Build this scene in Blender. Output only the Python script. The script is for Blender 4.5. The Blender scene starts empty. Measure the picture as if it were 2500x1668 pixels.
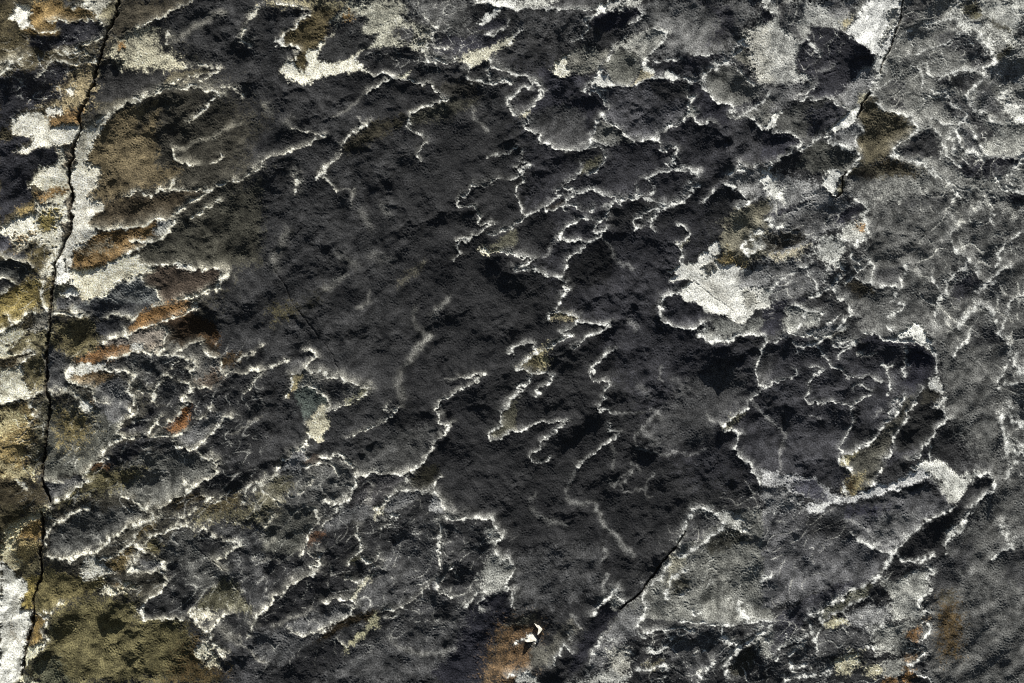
import bpy, math
import numpy as np

# ------------------------------------------------------------------ camera, sky, sun, exposure
S = 0.002                       # metres per photo pixel: the wall in view is 5.0 m x 3.34 m
W0, H0 = 2500, 1668
scene = bpy.context.scene
cam_data = bpy.data.cameras.new("camera")
cam = bpy.data.objects.new("camera", cam_data)
scene.collection.objects.link(cam)
cam.location = (0.0, -16.0, 0.0)
cam.rotation_euler = (math.radians(90), 0, 0)
cam_data.sensor_width = 36.0
cam_data.lens = 36.0 * 16.0 / (W0 * S)
cam_data.clip_end = 500
scene.camera = cam

U = np.array([0.17, 0.985])      # where the sun stands, seen on the wall: to the right and up
ELEV = math.radians(20.0)       # how far the sun stands clear of the wall's plane: it grazes it
sun_dir = np.array([math.cos(ELEV) * U[0], -math.sin(ELEV), math.cos(ELEV) * U[1]])
SUN = 5.0
world = bpy.data.worlds.new("World")
scene.world = world
world.use_nodes = True
wn = world.node_tree
sky = wn.nodes.new("ShaderNodeTexSky")
sky.sky_type = 'NISHITA'
sky.sun_disc = False
sky.sun_elevation = math.asin(sun_dir[2])
sky.sun_rotation = math.atan2(sun_dir[0], sun_dir[1])
bg = wn.nodes["Background"]
bg.inputs["Strength"].default_value = 0.05
wn.links.new(sky.outputs["Color"], bg.inputs["Color"])
sun_data = bpy.data.lights.new("sun", 'SUN')
sun_data.energy = SUN
sun_data.angle = math.radians(0.5)
sun_data.color = (1.0, 0.965, 0.90)
sun = bpy.data.objects.new("sun", sun_data)
scene.collection.objects.link(sun)
from mathutils import Vector
sun.rotation_euler = Vector(sun_dir.tolist()).to_track_quat('Z', 'Y').to_euler()
sun.location = (4, -6, 5)
scene.view_settings.view_transform = 'Standard'
scene.view_settings.look = 'None'
scene.view_settings.exposure = 0.12
scene.view_settings.gamma = 1.0
try:
    scene.cycles.use_denoising = False
    scene.cycles.max_bounces = 4
    scene.cycles.filter_width = 1.0
except Exception:
    pass

# traced from the photograph, tile by tile: P tone patches with light and shade, L pale rims, K cracks
DATA = """
T S
P 46 s60: -60,-60 2560,-60 2560,1730 -60,1730
P 108,108,106 s40: 2060,-60 2560,-60 2560,520 2300,470 2150,480 2060,330 2020,180 2120,120
P 80,80,80 s30: 2020,290 2110,300 2200,330 2350,420 2560,470 2560,1730 2270,1730 2270,1450 2300,1360 2440,1180 2300,1000 2290,880 2260,820 2130,850 2080,740 2120,580 2110,500 2060,470
P 74,66,46 s40: -60,-60 300,-60 250,120 150,420 100,700 100,1100 60,1500 -60,1730
P 54,51,43 s60: 270,20 640,300 560,620 500,760 320,900 430,1140 480,1668 60,1668 110,1100 110,700 170,420
P 42,42,49 s50: 1270,180 2000,120 1900,330 1720,480 1720,700 1600,760 1860,840 2250,860 2280,1000 2000,1160 1700,1180 1500,900 1300,600
P 35,35,38 s60: 1100,350 1500,300 1620,700 1700,1200 1400,1500 1200,1400 1000,1200 950,900
T 00
P 115,92,48: 280,60 330,20 520,10 560,50 640,75 760,60 880,130 860,170 700,190 560,190 520,270 530,310 440,330 380,320 290,330 220,280 280,230 275,150
P 220,215,200: 155,50 230,40 280,60 270,180 290,250 220,270 180,210 110,190 150,120
P 75,66,42 s12: 0,40 150,100 100,250 200,330 250,420 120,560 0,560
P 40,40,48: 520,210 780,180 900,200 940,260 920,330 700,400 420,450 250,420 220,330 440,335 530,310
P 44: 560,0 700,0 620,60 560,40
P 165,162,150 s8: 700,30 830,0 1000,0 900,100 880,160 820,110
P 88,82,60: 1000,30 1050,0 1030,100 980,200 940,230 880,150 930,60
P 60,54,42 s12: 1060,0 1700,0 1640,50 1300,220 1100,280 960,330 970,250
P 165,158,132 s14: 1040,330 1220,265 1390,260 1390,400 1490,480 1650,590 1600,610 1250,610 1080,590 1100,530 960,480 1000,400
P 110,80,35: 1030,370 1110,370 1110,430 1050,440
P 46,45,46: 1120,612 1640,620 1860,600 1850,660 1500,760 1300,860 950,900 800,880 830,720 870,600 1000,560
P 85,78,58: 1520,650 1840,620 1850,660 1550,750 1480,720
P 98,85,58: 860,1180 940,1080 1080,990 1280,950 1400,900 1420,1000 1390,1200 1400,1500 1460,1568 880,1568 870,1480 760,1450 820,1260
P 58,53,42 s10: 1300,960 1420,930 1240,1180 1200,1150
P 208,200,178: 720,1170 1000,1010 940,1080 860,1180 820,1260 760,1450 880,1480 870,1568 640,1568 650,1420 660,1270 700,1200
P 218,211,192: 130,1090 200,1010 420,1030 440,1140 560,1110 700,1100 710,1170 650,1270 560,1300 490,1310 330,1330 150,1370 180,1310 320,1250 130,1200
P 120,92,50: 420,1040 600,1000 720,980 700,1100 560,1100 440,1140
P 44,44,52: 0,1280 200,1220 310,1220 180,1310 140,1370 330,1340 490,1315 520,1380 460,1480 340,1490 280,1568 0,1568
P 205,198,176: 470,1480 530,1390 520,1320 560,1300 570,1400 580,1480 600,1568 350,1568 340,1500
P 110,98,80: 560,1300 640,1290 640,1400 600,1470 570,1480
P 140,124,88 s12: 600,720 680,640 830,590 840,650 810,770 770,900 720,970 600,1000 420,1030 370,970 540,900 580,850 520,790
P 222,215,200: 380,970 540,940 560,1010 420,1030
P 215,208,190: 580,780 660,790 650,860 590,850
P 46,46,54 s10: 0,720 300,640 500,560 700,620 600,700 520,780 560,860 380,960 200,1010 130,1090 0,1200
P 105,100,85: 0,560 120,560 130,660 0,700
L w3: 280,275 400,300 520,280
L w8 a.8: 640,75 740,40 830,100 870,150
L w6 a.7: 430,190 520,200 700,180 880,180 940,230
L w4 a.7: 1220,265 1420,150 1640,50 1780,0
K w2: 1080,290 1150,260
L w12 a.6: 1650,590 1850,580 1960,620 1800,720
L w7 a.9: 720,1170 1000,1000 1180,920 1380,830 1560,790 1720,770 1880,800 1975,845
L w10 a.8: 1975,845 1870,920 1820,970 1700,1070 1680,1090
L w5 a.5: 1000,990 1200,900 1400,800 1600,730 1860,650
L w14: 0,690 130,640 130,560 200,600
L w8 a.8: 0,560 180,560 210,500
L w9 a.7: 340,700 480,540 650,560 860,540
L w9 a.7: 480,470 700,470 850,490 840,540
L w12 a.7: 560,470 760,390 900,350 940,290
L w26 a.35: 1550,360 1700,260 1900,150 2000,120
L w14 a.6: 2300,80 2190,230 2150,360 2230,400
L w7 a.8: 1540,1330 1560,1420 1640,1470 1740,1470
L w3 a.7: 1880,1470 1980,1410 1960,1380
L w14 a.45: 2120,1080 1900,1220 1700,1280 1570,1330
L w14 a.5: 1980,760 2100,800 2170,850
L w12 a.6: 1500,280 1490,380
K w5: 1055,0 1035,50 1030,130 990,210 950,280 925,370 905,490 870,560 840,640 830,740 790,800 770,900 720,970 700,1060 710,1160 680,1230 655,1270 640,1330 645,1400 600,1470 600,1568
T 01
P 112,104,76 s10: 100,0 700,0 800,40 700,60 500,60 430,60 380,50 200,40
P 78,68,42: 430,60 700,50 800,50 700,150 640,330 560,390 490,450 480,560 460,660 400,620 340,550 370,490 420,480 390,430 250,410 250,320 360,240 490,150 500,100
P 225,222,212: 190,350 250,320 260,400 240,410 200,400
P 212,205,182: 290,560 340,550 400,620 460,650 490,460 560,380 640,350 720,300 600,420 560,500 600,560 700,580 870,500 990,450 900,520 960,590 1030,655 900,660 700,670 620,705 440,745 320,735 250,660 250,600
P 48,48,50: 640,350 790,290 820,230 740,200 1000,160 1010,190 940,290 990,320 1110,310 1080,370 1000,430 860,500 730,550 700,560 570,520 600,420
P 155,152,135 s14: 700,160 800,70 900,40 1340,0 1330,180 1600,300 1520,500 1380,420 1000,440 1080,380 1120,310 990,320 940,280 1020,190 900,140 820,180 740,200 690,200
P 48 s8: 1220,270 1400,250 1500,350 1380,400 1250,340
P 112,86,42: 800,120 850,110 880,160 800,180
P 45: 1000,450 1350,420 1500,500 1560,580 1500,630 1250,680 1170,670 1040,655 970,590 900,510
P 32: 660,712 850,667 1070,667 1160,682 1240,700 1150,740 1000,830 800,900 700,800
P 190,184,160: 1270,700 1400,640 1400,660 1360,710
P 24: 1250,720 1440,760 1570,760 1640,840 1720,885 1600,930 1400,1020 1380,950 1350,850
P 74,74,75 s20: 1350,0 1950,0 1900,150 1880,300 1600,350 1600,280 1400,120
P 42,42,52: 1580,390 1700,330 2300,300 2330,330 2180,440 1840,520 1650,500 1580,430
P 215: 2000,210 2100,120 2150,80 2190,90 2130,170 2060,220
P 205: 2200,0 2330,0 2330,50 2230,70 2000,30 2050,0
P 42,42,52: 2000,222 2200,180 2250,200 2230,260 2100,300 2000,280
P 168,163,142: 1800,540 1900,480 2060,440 2330,310 2330,370 2180,450 2100,510 2090,550 1920,590 1850,550
P 40,38,34 s12: 1450,760 2000,720 2000,850 1750,880 1640,820 1570,750
P 66,64,54 s14: 1390,1030 1720,900 2000,850 1950,930 1700,1060 1400,1100
P 36 s12: 0,1290 100,1180 370,1170 600,1220 450,1300 250,1370 0,1430
P 52,48,36 s12: 1010,1120 1350,1030 1390,1060 1100,1250 850,1360 770,1370 800,1290
L w4: 200,40 380,55 440,85 490,100 490,150 360,240 345,275 250,320
L w4: 240,415 330,420 390,435 420,480 360,495 370,540 290,545
L w4: 1030,655 1160,670 1240,695
L w5: 1240,710 1160,740 1000,830
L w10 a.35: 1000,830 850,960 700,1060
L w4: 1240,710 1400,730 1450,750 1570,750 1590,800 1640,820 1650,850 1730,880 1715,900 1620,930 1500,970 1390,1030
L w10 a.6: 1500,130 1610,280 1570,390 1620,430 1740,440
L w14 a.5: 1610,250 1540,420 1560,500
L w5: 1990,30 2100,40 2230,70 2330,80
L w4 a.7: 2250,190 2250,250 2180,290 2060,330
L w7 a.8: 1500,480 1560,560 1620,540 1720,560 1800,550
L w6 a.9: 1920,590 1890,640 1890,700 1970,740 2060,755 2150,735 2280,740 2290,760
L w6: 2090,560 2110,600 2170,600 2210,640 2330,685
L w10 a.5: 2080,600 2100,740
L w4 a.7: 1380,1040 1380,1170 1430,1190 1500,1195 1520,1250 1530,1270 1480,1350 1450,1400 1480,1430
L w6 a.8: 630,1220 470,1300 250,1380 60,1440 0,1500
L w3 a.7: 370,1160 500,1190 630,1220
L w9 a.8: 1010,1110 880,1200 780,1300 760,1380 680,1470 600,1550 580,1568
L w9 a.4: 940,1050 1000,1110 1050,1060
L w9 a.4: 1950,960 1960,1060 2080,1170
L w5 a.7: 2330,870 2260,900 2260,960 2330,1010
L w3 a.5: 2330,1310 2260,1360 2060,1410
L w24 a.3: 300,1080 370,1160
L w24 a.35: 100,930 150,1000
T 02
P 84,84,86 s24: 950,120 1400,0 2150,0 2250,100 2000,300 1950,450 1750,500 1250,530 1400,300 1320,250 1080,340 1100,230 1220,120
P 42,42,50 s16: 1700,40 1850,20 1990,90 2020,220 1950,330 1780,400 1900,200 1800,100
P 215,215,212: 770,80 850,10 920,0 880,60 860,120 800,140
P 145,145,143: 880,60 920,0 1000,0 980,100 860,120
P 150 s8: 1000,80 1060,0 1200,0 1130,80
P 32,32,42: 770,150 1000,105 1160,85 1220,120 1180,160 980,250 900,280 730,260 750,190
P 150 s8: 0,40 300,0 440,0 240,70 0,90
P 62 s20: 100,110 740,110 680,200 560,320 200,330 100,200
P 212,206,186: 390,630 480,490 540,480 530,560 540,670 470,695
P 112,110,102 s8: 540,480 620,440 900,440 880,550 820,600 700,650 540,670 530,560
P 42,42,52: 300,600 390,645 470,700 540,677 810,652 640,820 450,930 200,1000 320,830 280,740
P 215,213,205: 820,610 830,650 890,700 960,760 920,775 800,770 740,740 800,670
P 86,86,80: 840,590 920,470 1080,430 1160,520 1180,640 1110,720 1040,770 960,750 880,680
P 138,137,132 s10: 920,450 1100,330 1320,255 1410,300 1360,400 1240,520 1200,580 1160,500 1080,430
P 155,143,110: 1050,790 1160,690 1200,620 1280,660 1290,690 1230,715 1150,750
P 205: 1200,560 1260,600 1290,660 1230,650 1190,610
P 205: 1370,700 1400,640 1430,630 1540,720 1440,715
P 28: 1240,732 1630,747 1570,840 1600,890 1560,910 1400,910 1300,840
P 60,60,67 s10: 900,800 1240,730 1320,860 1580,920 1600,960 1450,1150 1300,1250 1120,1260 850,1060 890,970 820,830
P 32,32,40: 640,830 800,840 880,970 830,1060 720,1210 700,1000 500,930
P 58 s10: 160,1080 400,950 600,850 720,1200 720,1310 450,1350 290,1290 280,1200 130,1130
P 16: 100,830 200,830 220,900 130,920
P 180,172,145: 100,1050 160,1000 190,1010 150,1060
P 82,82,79: 780,1130 850,1070 1000,1180 1090,1270 940,1290 740,1260
P 30: 440,1362 720,1325 820,1330 850,1410 660,1440 560,1420
P 68,66,50: 670,1450 820,1410 820,1490 700,1560 640,1568 650,1500
P 125: 1560,1060 1620,960 1690,1000 1640,1080
P 40,40,50: 1660,1060 1650,900 1650,760 1740,790 1820,900 1860,940 1990,940 1960,1040 1960,1090 1690,1090
P 84,84,82 s8: 1720,770 1740,680 1940,580 2040,620 2170,750 2330,760 2330,850 2000,950 1860,930 1820,860
P 172,169,160 s14: 2090,330 2150,270 2300,200 2334,200 2334,740 2250,750 2160,600 2130,430
P 90,88,80: 2000,510 2110,420 2160,580 2090,560
P 46,46,55 s10: 1240,560 1600,520 1850,500 2110,410 1950,560 1800,620 1700,700 1560,640 1420,560
P 205: 2220,0 2334,0 2334,100
P 108,107,103 s10: 1980,1030 2080,1010 2200,970 2334,880 2334,1140 2260,1130 2200,1060
P 215: 2270,1120 2334,1080 2334,1140
P 52,52,58 s12: 1960,1100 2010,1030 2080,1020 2190,1070 2260,1140 2334,1150 2334,1450 2200,1470 1960,1400
P 100: 2000,1560 2110,1500 2300,1480 2334,1500 2334,1568
P 215: 2240,1550 2334,1510 2334,1568
L w3 a.7: 1160,85 1225,120 1170,165 1090,220
L w9 a.8: 750,180 700,220 720,270 660,350 580,370
L w5 a.8: 0,90 300,95 740,90 800,130 760,170
L w6 a.8: 0,400 60,350 130,280
L w5: 1320,255 1400,300 1365,400 1240,520 1200,600
L w5 a.7: 840,590 890,540 930,430
L w4: 650,820 740,740 820,640
L w3 a.8: 740,760 800,800 870,815
L w6: 880,770 980,770 1045,795 1160,750 1240,715 1370,705
L w5: 1540,720 1640,740 1700,780 1790,830 1830,900 1850,930
L w5 a.8: 1640,745 1580,830 1580,875 1660,880 1600,930 1610,970 1680,1000 1660,1060 1690,1100 1800,1105 1840,1120
L w5 a.9: 660,820 800,830 830,900 890,970 840,1060 790,1100 780,1160 730,1220 725,1310
L w5: 840,1060 950,1120 1010,1170 1090,1260 1110,1270
L w5: 180,1060 200,1090 130,1120 180,1180 280,1210 280,1290 380,1310 450,1355 560,1350 720,1320
L w5 a.9: 0,960 90,1050 170,990 290,880 320,830 280,790 270,740 200,730 195,790 130,810 0,890
L w5 a.9: 0,660 160,690 200,750 195,790
L w4 a.7: 760,1260 850,1285 950,1290 960,1260
L w5 a.9: 725,1310 800,1320 850,1360 860,1415 820,1500 720,1568
L w4 a.7: 650,1440 650,1500 600,1568
L w5 a.8: 1150,1260 1290,1255 1350,1300 1360,1340 1500,1345 1510,1360 1470,1410 1500,1420 1420,1470 1430,1500 1600,1510 1680,1540 1690,1568
L w7 a.8: 1290,1265 1380,1190 1560,1080 1600,1040
L w4 a.8: 1860,930 1990,940 1985,1000 1965,1040 1980,1050
L w18 a.65: 1700,740 1780,640 1900,580 1960,550 2100,420
L w5 a.7: 1960,550 2050,620 2120,720 2190,760
L w4 a.8: 1620,510 1850,490 1960,470 2090,370
L w9 a.5: 1260,560 1400,545 1540,560
L w13 a.7: 2334,850 2200,970 2080,1010 2000,1030
L w5: 2080,1010 2190,1060 2260,1140
L w7 a.9: 2060,1480 2110,1500 2090,1520 2000,1530 1970,1568
L w4 a.6: 2120,1475 2334,1470
L w3: 60,1500 130,1460 200,1480 100,1530 60,1500
L w3 a.7: 120,1350 150,1380 100,1430
T 03
P 218,218,220: 740,280 850,170 900,60 910,0 1280,0 1250,80 1240,170 1180,310 1120,430 1090,490 990,500 900,430 790,330
P 122 s8: 1120,80 1190,60 1240,120 1200,230 1140,330 1050,430 1040,380 1130,250
P 152,152,150 s14: 0,0 380,0 600,40 800,150 840,170 740,270 640,260 440,230 420,300 380,400 300,480 320,620 480,740 100,750 0,760 0,220 120,150 0,60
P 74: 150,30 370,10 380,100 310,200 370,350 250,290 150,240
P 40,40,50: 0,50 120,150 0,210
P 100 s12: 560,20 760,0 860,0 760,150 620,160
P 132,122,92: 700,200 820,150 800,190 740,260
P 42,42,51: 430,240 640,260 730,280 800,340 900,440 1010,500 1010,560 900,650 700,850 640,890 400,900 290,890 470,760 330,620 300,520 330,400 440,300
P 198: 1010,520 1100,480 1180,310 1150,400 1080,540 1030,660 1020,690 1000,780 980,840 960,820 1010,690 980,600
P 228 s2: 610,1150 740,1030 870,960 830,1080 770,1110 650,1185
P 170,162,135: 850,870 940,830 890,950 860,920
P 112 s12: 650,870 880,660 1000,590 1020,690 960,820 850,870 880,940 760,1000 700,950
P 82,75,56: 840,1050 900,920 970,850 1030,880 1060,980 1250,1030 1390,1140 1330,1220 1200,1320 1120,1410 900,1500 850,1400 820,1310 890,1150
P 205: 1150,1380 1210,1320 1230,1350 1220,1400
P 66,66,65: 90,1080 130,1000 330,910 640,910 740,1010 600,1140 440,1250 320,1210 120,1170
P 50,50,58 s12: 400,1000 640,920 735,1010 600,1130 440,1240
P 212: 10,1130 90,1060 190,970 130,1060 100,1130 70,1140
P 85 s12: 0,760 470,750 300,890 130,1000 0,1080
P 40,40,50: 0,1140 110,1190 240,1200 330,1290 60,1440 0,1450
P 66,66,62: 440,1280 580,1260 650,1300 790,1350 850,1390 830,1460 740,1568 560,1568 300,1500 350,1370
P 200: 660,1300 780,1330 790,1360 700,1330
P 112 s10: 620,1190 720,1170 780,1110 850,1110 890,1180 830,1240 830,1320 700,1290
P 215: 0,1510 60,1510 120,1568 0,1568
P 215: 560,1550 620,1520 700,1540 690,1568
P 66,58,42 s10: 860,1500 1120,1410 1250,1430 1450,1568 720,1568
P 26,22,18: 900,1530 1000,1530 980,1568 880,1568
P 165 s18: 1900,0 2334,0 2334,400 2250,400 2150,300 2000,150 1930,60
P 75,72,60 s8: 2010,150 2200,200 2220,280 2080,210
P 70,67,50 s10: 1790,20 1920,0 1990,140 1900,170 1800,100
P 60 s6: 2334,200 2250,300 2334,360
P 58,56,44 s6: 2100,480 2180,400 2260,420 2160,500 2140,540 2080,530
P 68 s14: 1560,300 1750,270 1950,340 2050,450 2060,560 1980,610 1900,620 1800,480 1600,400
P 180 s14: 1720,100 1800,150 1950,200 2100,400 2060,500 2020,420 1900,300 1750,240
P 52 s10: 1560,680 1750,650 1900,620 1940,760 1820,840 1700,760 1580,780
P 115 s10: 2000,640 2120,580 2250,560 2310,640 2290,720 2180,730 2080,700
P 70 s10: 2180,640 2290,620 2300,690 2200,730 2140,700
P 200 s8: 2130,850 2170,790 2200,800 2170,880 2300,940 2334,1000 2334,1100 2200,1000 2150,900
P 88 s8: 1930,850 1980,740 2060,760 2130,860 2160,960 2100,1020 1980,980
P 64 s8: 1660,860 1720,820 1880,930 1950,1050 2080,1150 2080,1200 1960,1270 1900,1160 1820,1060 1790,1090 1680,1010 1650,920
P 85: 1790,1110 1890,1180 1910,1270 1980,1350 1850,1330 1780,1220
P 130 s14: 2100,1180 2200,1060 2334,1080 2334,1370 2000,1380 1990,1280
P 42,42,50: 1900,1400 2334,1390 2280,1470 2180,1568 1850,1568 1700,1480
P 50 s10: 1400,1160 1520,1160 1600,1250 1600,1420 1500,1400 1300,1400 1230,1340 1330,1230
P 52 s10: 1130,860 1280,860 1310,960 1200,1000
P 56 s12: 1250,100 1400,0 1560,0 1400,120 1280,260
P 70 s10: 1250,720 1300,760 1100,820 1060,800
L w14 a.5: 390,350 500,480 480,550
L w10 a.4: 500,650 640,570
K w2: 550,670 600,650 650,640
L w4 a.7: 800,340 900,440 1000,500 1020,540
K w3: 1275,0 1250,70 1245,160 1220,250 1180,330 1150,430 1090,530 1040,650
K w4: 950,830 920,880 890,940 880,980 840,1060
L w8 a.8: 1060,850 1030,920 1080,980 1250,1030 1340,1040 1400,1140 1200,1320 1170,1370
L w4 a.7: 300,900 400,890 640,900 700,940 740,1010
L w4 a.9: 100,1140 110,1180 240,1190 310,1230 345,1290 260,1370 60,1450
L w4 a.7: 480,745 400,850 280,900
L w6 a.9: 590,1190 600,1260 680,1310 780,1350 850,1370 860,1420 820,1490 720,1560
L w4 a.8: 850,1100 880,1170 830,1240 820,1320
L w10 a.5: 330,1350 450,1270 590,1190
L w10 a.5: 1300,280 1500,200 1700,150
L w10 a.5: 1320,500 1500,440 1600,380 1800,300
L w12 a.7: 1480,560 1500,640 1600,690 1750,650 1900,620
L w10 a.5: 1100,640 1140,720 1050,800
L w10 a.5: 1400,560 1450,640 1440,760 1560,820 1640,830
L w8 a.7: 1640,830 1700,900 1720,960 1820,1000 1810,1070 1780,1100
L w10 a.7: 1820,840 1900,960 2050,1050 2150,1110
L w12 a.8: 1950,300 2030,450 2080,560 1990,620 1950,740 1830,850
L w8 a.6: 1520,1060 1700,1100 1780,1100
L w16: 1750,1160 1770,1260 1830,1350 1990,1375
L w10 a.9: 1830,1080 1890,1150 1920,1250 2020,1360
L w3 a.6: 1860,1390 2000,1410 2200,1400 2330,1390
L w6 a.8: 2334,1400 2290,1410 2310,1460 2240,1540
L w4 a.7: 1690,1180 1640,1280 1670,1400 1780,1500
L w4 a.7: 1720,1170 1690,1280 1730,1390 1860,1470
L w4 a.6: 1520,1130 1600,1200 1620,1300 1600,1420
L w13 a.7: 1270,1420 1450,1460 1520,1540 1560,1568
T 10
P 44,44,52: 0,0 350,0 340,80 260,160 290,260 240,310 110,390 40,430 0,520
P 204,196,170: 350,0 580,0 600,120 610,190 590,300 520,330 400,300 350,240 410,200 300,160 260,170 300,90
P 110,85,45: 330,240 480,170 600,170 610,200 480,260 360,300
P 118,100,55: 170,360 280,330 310,370 180,410
P 216,209,187 s8: 0,560 160,430 320,380 340,300 600,330 600,480 540,500 560,640 480,860 470,960 340,960 440,760 330,650 160,720 100,650 0,580
P 130,115,55 s8: 330,470 410,370 520,370 490,540 420,570 350,560
P 110,90,55 s8: 140,610 330,580 250,640 150,700
P 85,75,45 s14: 270,790 320,680 400,680 450,760 400,900 290,940
P 110,100,85: 545,490 630,500 600,590 560,630 550,560
P 110,100,85: 600,250 640,270 625,330 605,450 590,380
P 55,55,65: 0,590 80,620 120,700 20,770 0,760
P 58: 30,780 130,730 240,740 260,790 150,830 60,800
P 48,50,50: 0,820 140,830 240,840 280,880 280,950 150,1020 90,970 0,990
P 60: 0,1000 90,990 140,1050 0,1110
P 218,210,192: 640,0 880,0 880,150 780,240 930,320 920,370 800,480 840,530 850,580 760,690 650,800 620,900 700,1090 640,1050 600,950 560,850 520,830 490,1000 480,900 570,650 630,500 640,400 640,250 620,100
P 226,223,216: 510,840 590,780 620,900 600,1020 500,1060
P 88,76,52 s10: 880,0 1600,0 1560,100 1200,200 1100,250 930,300 800,240 880,150
P 66,56,40: 930,300 1100,240 1380,260 1530,210 1880,200 1800,240 1600,360 1480,450 1250,490 1100,520 850,520 800,480 920,380
P 112,86,45: 630,880 640,820 740,700 860,590 1100,550 1400,480 1480,500 1400,600 1170,650 1280,690 1000,820 860,890 740,910
P 110,100,80 s8: 740,690 1000,650 1000,720 740,760
P 150: 1370,580 1420,480 1540,450 1540,520 1460,600
P 212,202,172: 640,900 760,910 900,890 1080,790 1220,760 1240,850 1390,890 1380,920 1130,990 1000,1070 900,1150 830,1170 740,1180 670,1080 640,980
P 58,56,47 s14: 1230,760 1560,560 1900,300 2334,100 2334,850 2000,890 1700,860 1390,870 1230,840
P 218,213,200: 1560,870 1660,860 1730,910 1620,900
P 70,58,48: 1380,900 1560,890 1700,920 1940,900 1970,930 1900,1060 1700,1130 1500,1200 1400,1150 1380,1060 1290,1000
P 205,197,175: 1960,910 2035,930 2020,1000 1960,990
P 215,207,185: 1720,1200 1800,1160 1760,1240 1720,1260
P 98,101,102: 910,1130 990,1060 1040,1010 1190,1000 1220,980 1270,990 1300,1050 1380,1080 1390,1130 1430,1210 1390,1230 1310,1280 1200,1310 960,1330 880,1300 660,1300 650,1250 720,1200
P 48,50,57 s10: 700,1210 900,1180 1380,1220 1310,1280 960,1340 680,1310
P 118,84,38: 1120,1410 1190,1370 1240,1290 1400,1230 1600,1190 1700,1210 1720,1260 1600,1310 1400,1380 1200,1470 1140,1480
P 38,27,15: 1400,1390 1700,1280 1940,1400 1950,1568 1500,1568 1500,1480 1430,1440
P 125,114,104: 940,1568 950,1540 1150,1500 1400,1440 1490,1470 1490,1530 1460,1568
P 45,46,52: 840,1360 1000,1330 1190,1370 1110,1420 1110,1490 950,1530 870,1480
P 122,106,50 s8: 0,1140 150,1050 340,980 380,1050 380,1180 340,1300 250,1290 130,1420 0,1500
P 100,88,50: 390,1050 470,980 460,1280 390,1240 360,1150
P 95,88,60 s10: 170,1568 280,1470 440,1400 430,1568
P 210,198,160: 0,1500 180,1420 250,1470 120,1568 0,1568
P 120,115,105 s10: 340,1300 440,1280 440,1420 300,1450
P 95,92,75: 490,1060 630,1060 600,1180 490,1280
P 66: 500,1170 650,1130 750,1180 640,1240 520,1260
P 88,80,52 s12: 480,1400 700,1330 850,1400 860,1568 440,1568
P 222,220,214: 560,1130 640,1050 700,1130 620,1150
K w5: 600,0 610,150 635,260 625,330 612,460 640,430 630,490 610,590 575,640 530,760 490,860 480,950 475,1050 465,1200 450,1300 455,1400 430,1568
L w5 a.9: 20,770 60,800 150,830 240,840 290,890
L w5: 0,990 90,980 150,1040
L w9 a.8: 1200,220 1350,250 1420,210 1560,200 1880,200
L w6 a.6: 1100,250 1200,240
L w12 a.5: 1560,110 1500,180
L w12 a.7: 1560,430 1700,310 1880,200 2050,130 2200,70 2334,0
L w6 a.6: 1700,450 1820,380 1920,310 1980,280
L w8 a.9: 820,540 1000,550 1160,530 1320,490 1450,440 1550,460 1560,500 1480,600 1300,690 1130,770
L w5 a.8: 1160,650 1300,660
L w7 a.9: 1240,860 1390,880 1500,860 1660,860 1720,910 1940,890 1990,930 2030,940 2020,990
L w16 a.7: 2030,950 1960,1050 1820,1110 1600,1190
L w6 a.9: 1040,1010 1190,1000 1270,985 1300,1050 1385,1080 1395,1140 1435,1215 1380,1235
L w6 a.9: 650,1250 660,1300 780,1310
L w5 a.8: 1140,1490 1250,1450 1400,1380 1600,1310 1740,1250
L w5 a.9: 930,1560 1000,1510 1110,1500 1150,1530
L w6 a.9: 1390,1440 1440,1440 1500,1480 1480,1550
L w8 a.6: 960,1340 1060,1305 1180,1350 1240,1290
L w8 a.6: 1100,1420 1120,1500
L w10 a.9: 380,1020 370,1200 420,1280
L w14 a.9: 0,1470 150,1390 240,1300 330,1290
L w10: 0,1130 90,1080
L w9 a.8: 60,1310 150,1390
L w9 a.9: 480,1320 560,1290 640,1320 780,1330
K w3: 580,810 590,930
T 11
P 225,222,212 s4: 550,90 600,20 640,10 600,90
P 16: 1235,150 1280,130 1310,160 1270,185 1240,175
P 20 s6: 1110,520 1150,505 1180,520 1150,540
P 20 s8: 1330,600 1400,580 1440,600 1380,640
P 16 s12: 1540,780 1800,700 1850,780 1750,840 1700,950 1600,900 1400,900
P 66,63,54 s10: 1300,980 1530,820 1480,900 1280,1060
P 205,196,165: 2000,740 2060,680 2100,720 2170,760 2080,780
P 72,70,56: 2100,680 2334,540 2334,700 2180,750
P 10: 2250,160 2334,90 2334,160
P 62,57,36 s12: 150,1250 350,1220 380,1280 180,1360
P 24,23,18 s10: 440,1190 600,1120 560,1200 440,1260
P 32 s16: 860,1060 1020,1150 900,1250 700,1150
P 38 s24: 1300,150 1900,100 1800,300 1980,500 1800,640 1500,700 1300,400
L w5 a.8: 650,10 570,80 590,100 660,140 740,190
L w4 a.4: 740,190 840,190 900,180
L w18 a.6: 380,80 370,220
L w12 a.35: 890,200 890,260
L w6 a.35: 870,200 875,360
L w24 a.2: 960,380 1040,520
L w24 a.2: 1130,330 1200,420
L w30 a.28: 300,560 240,720 170,820 190,880
K w2: 420,540 330,650
K w2: 170,890 250,1010 320,1170 440,1330 520,1440 580,1530
L w4 a.9: 1960,180 1840,280 1810,330 1850,350 1960,345 1985,380 2015,440 1995,480 2020,515 2080,510 2140,495 2000,590 1870,640 1810,665
L w4 a.9: 1960,600 1840,690 1820,740 1860,775 1760,830
L w6 a.5: 1960,180 2100,130 2180,110
L w4 a.7: 2334,520 2180,580 2070,605
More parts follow.
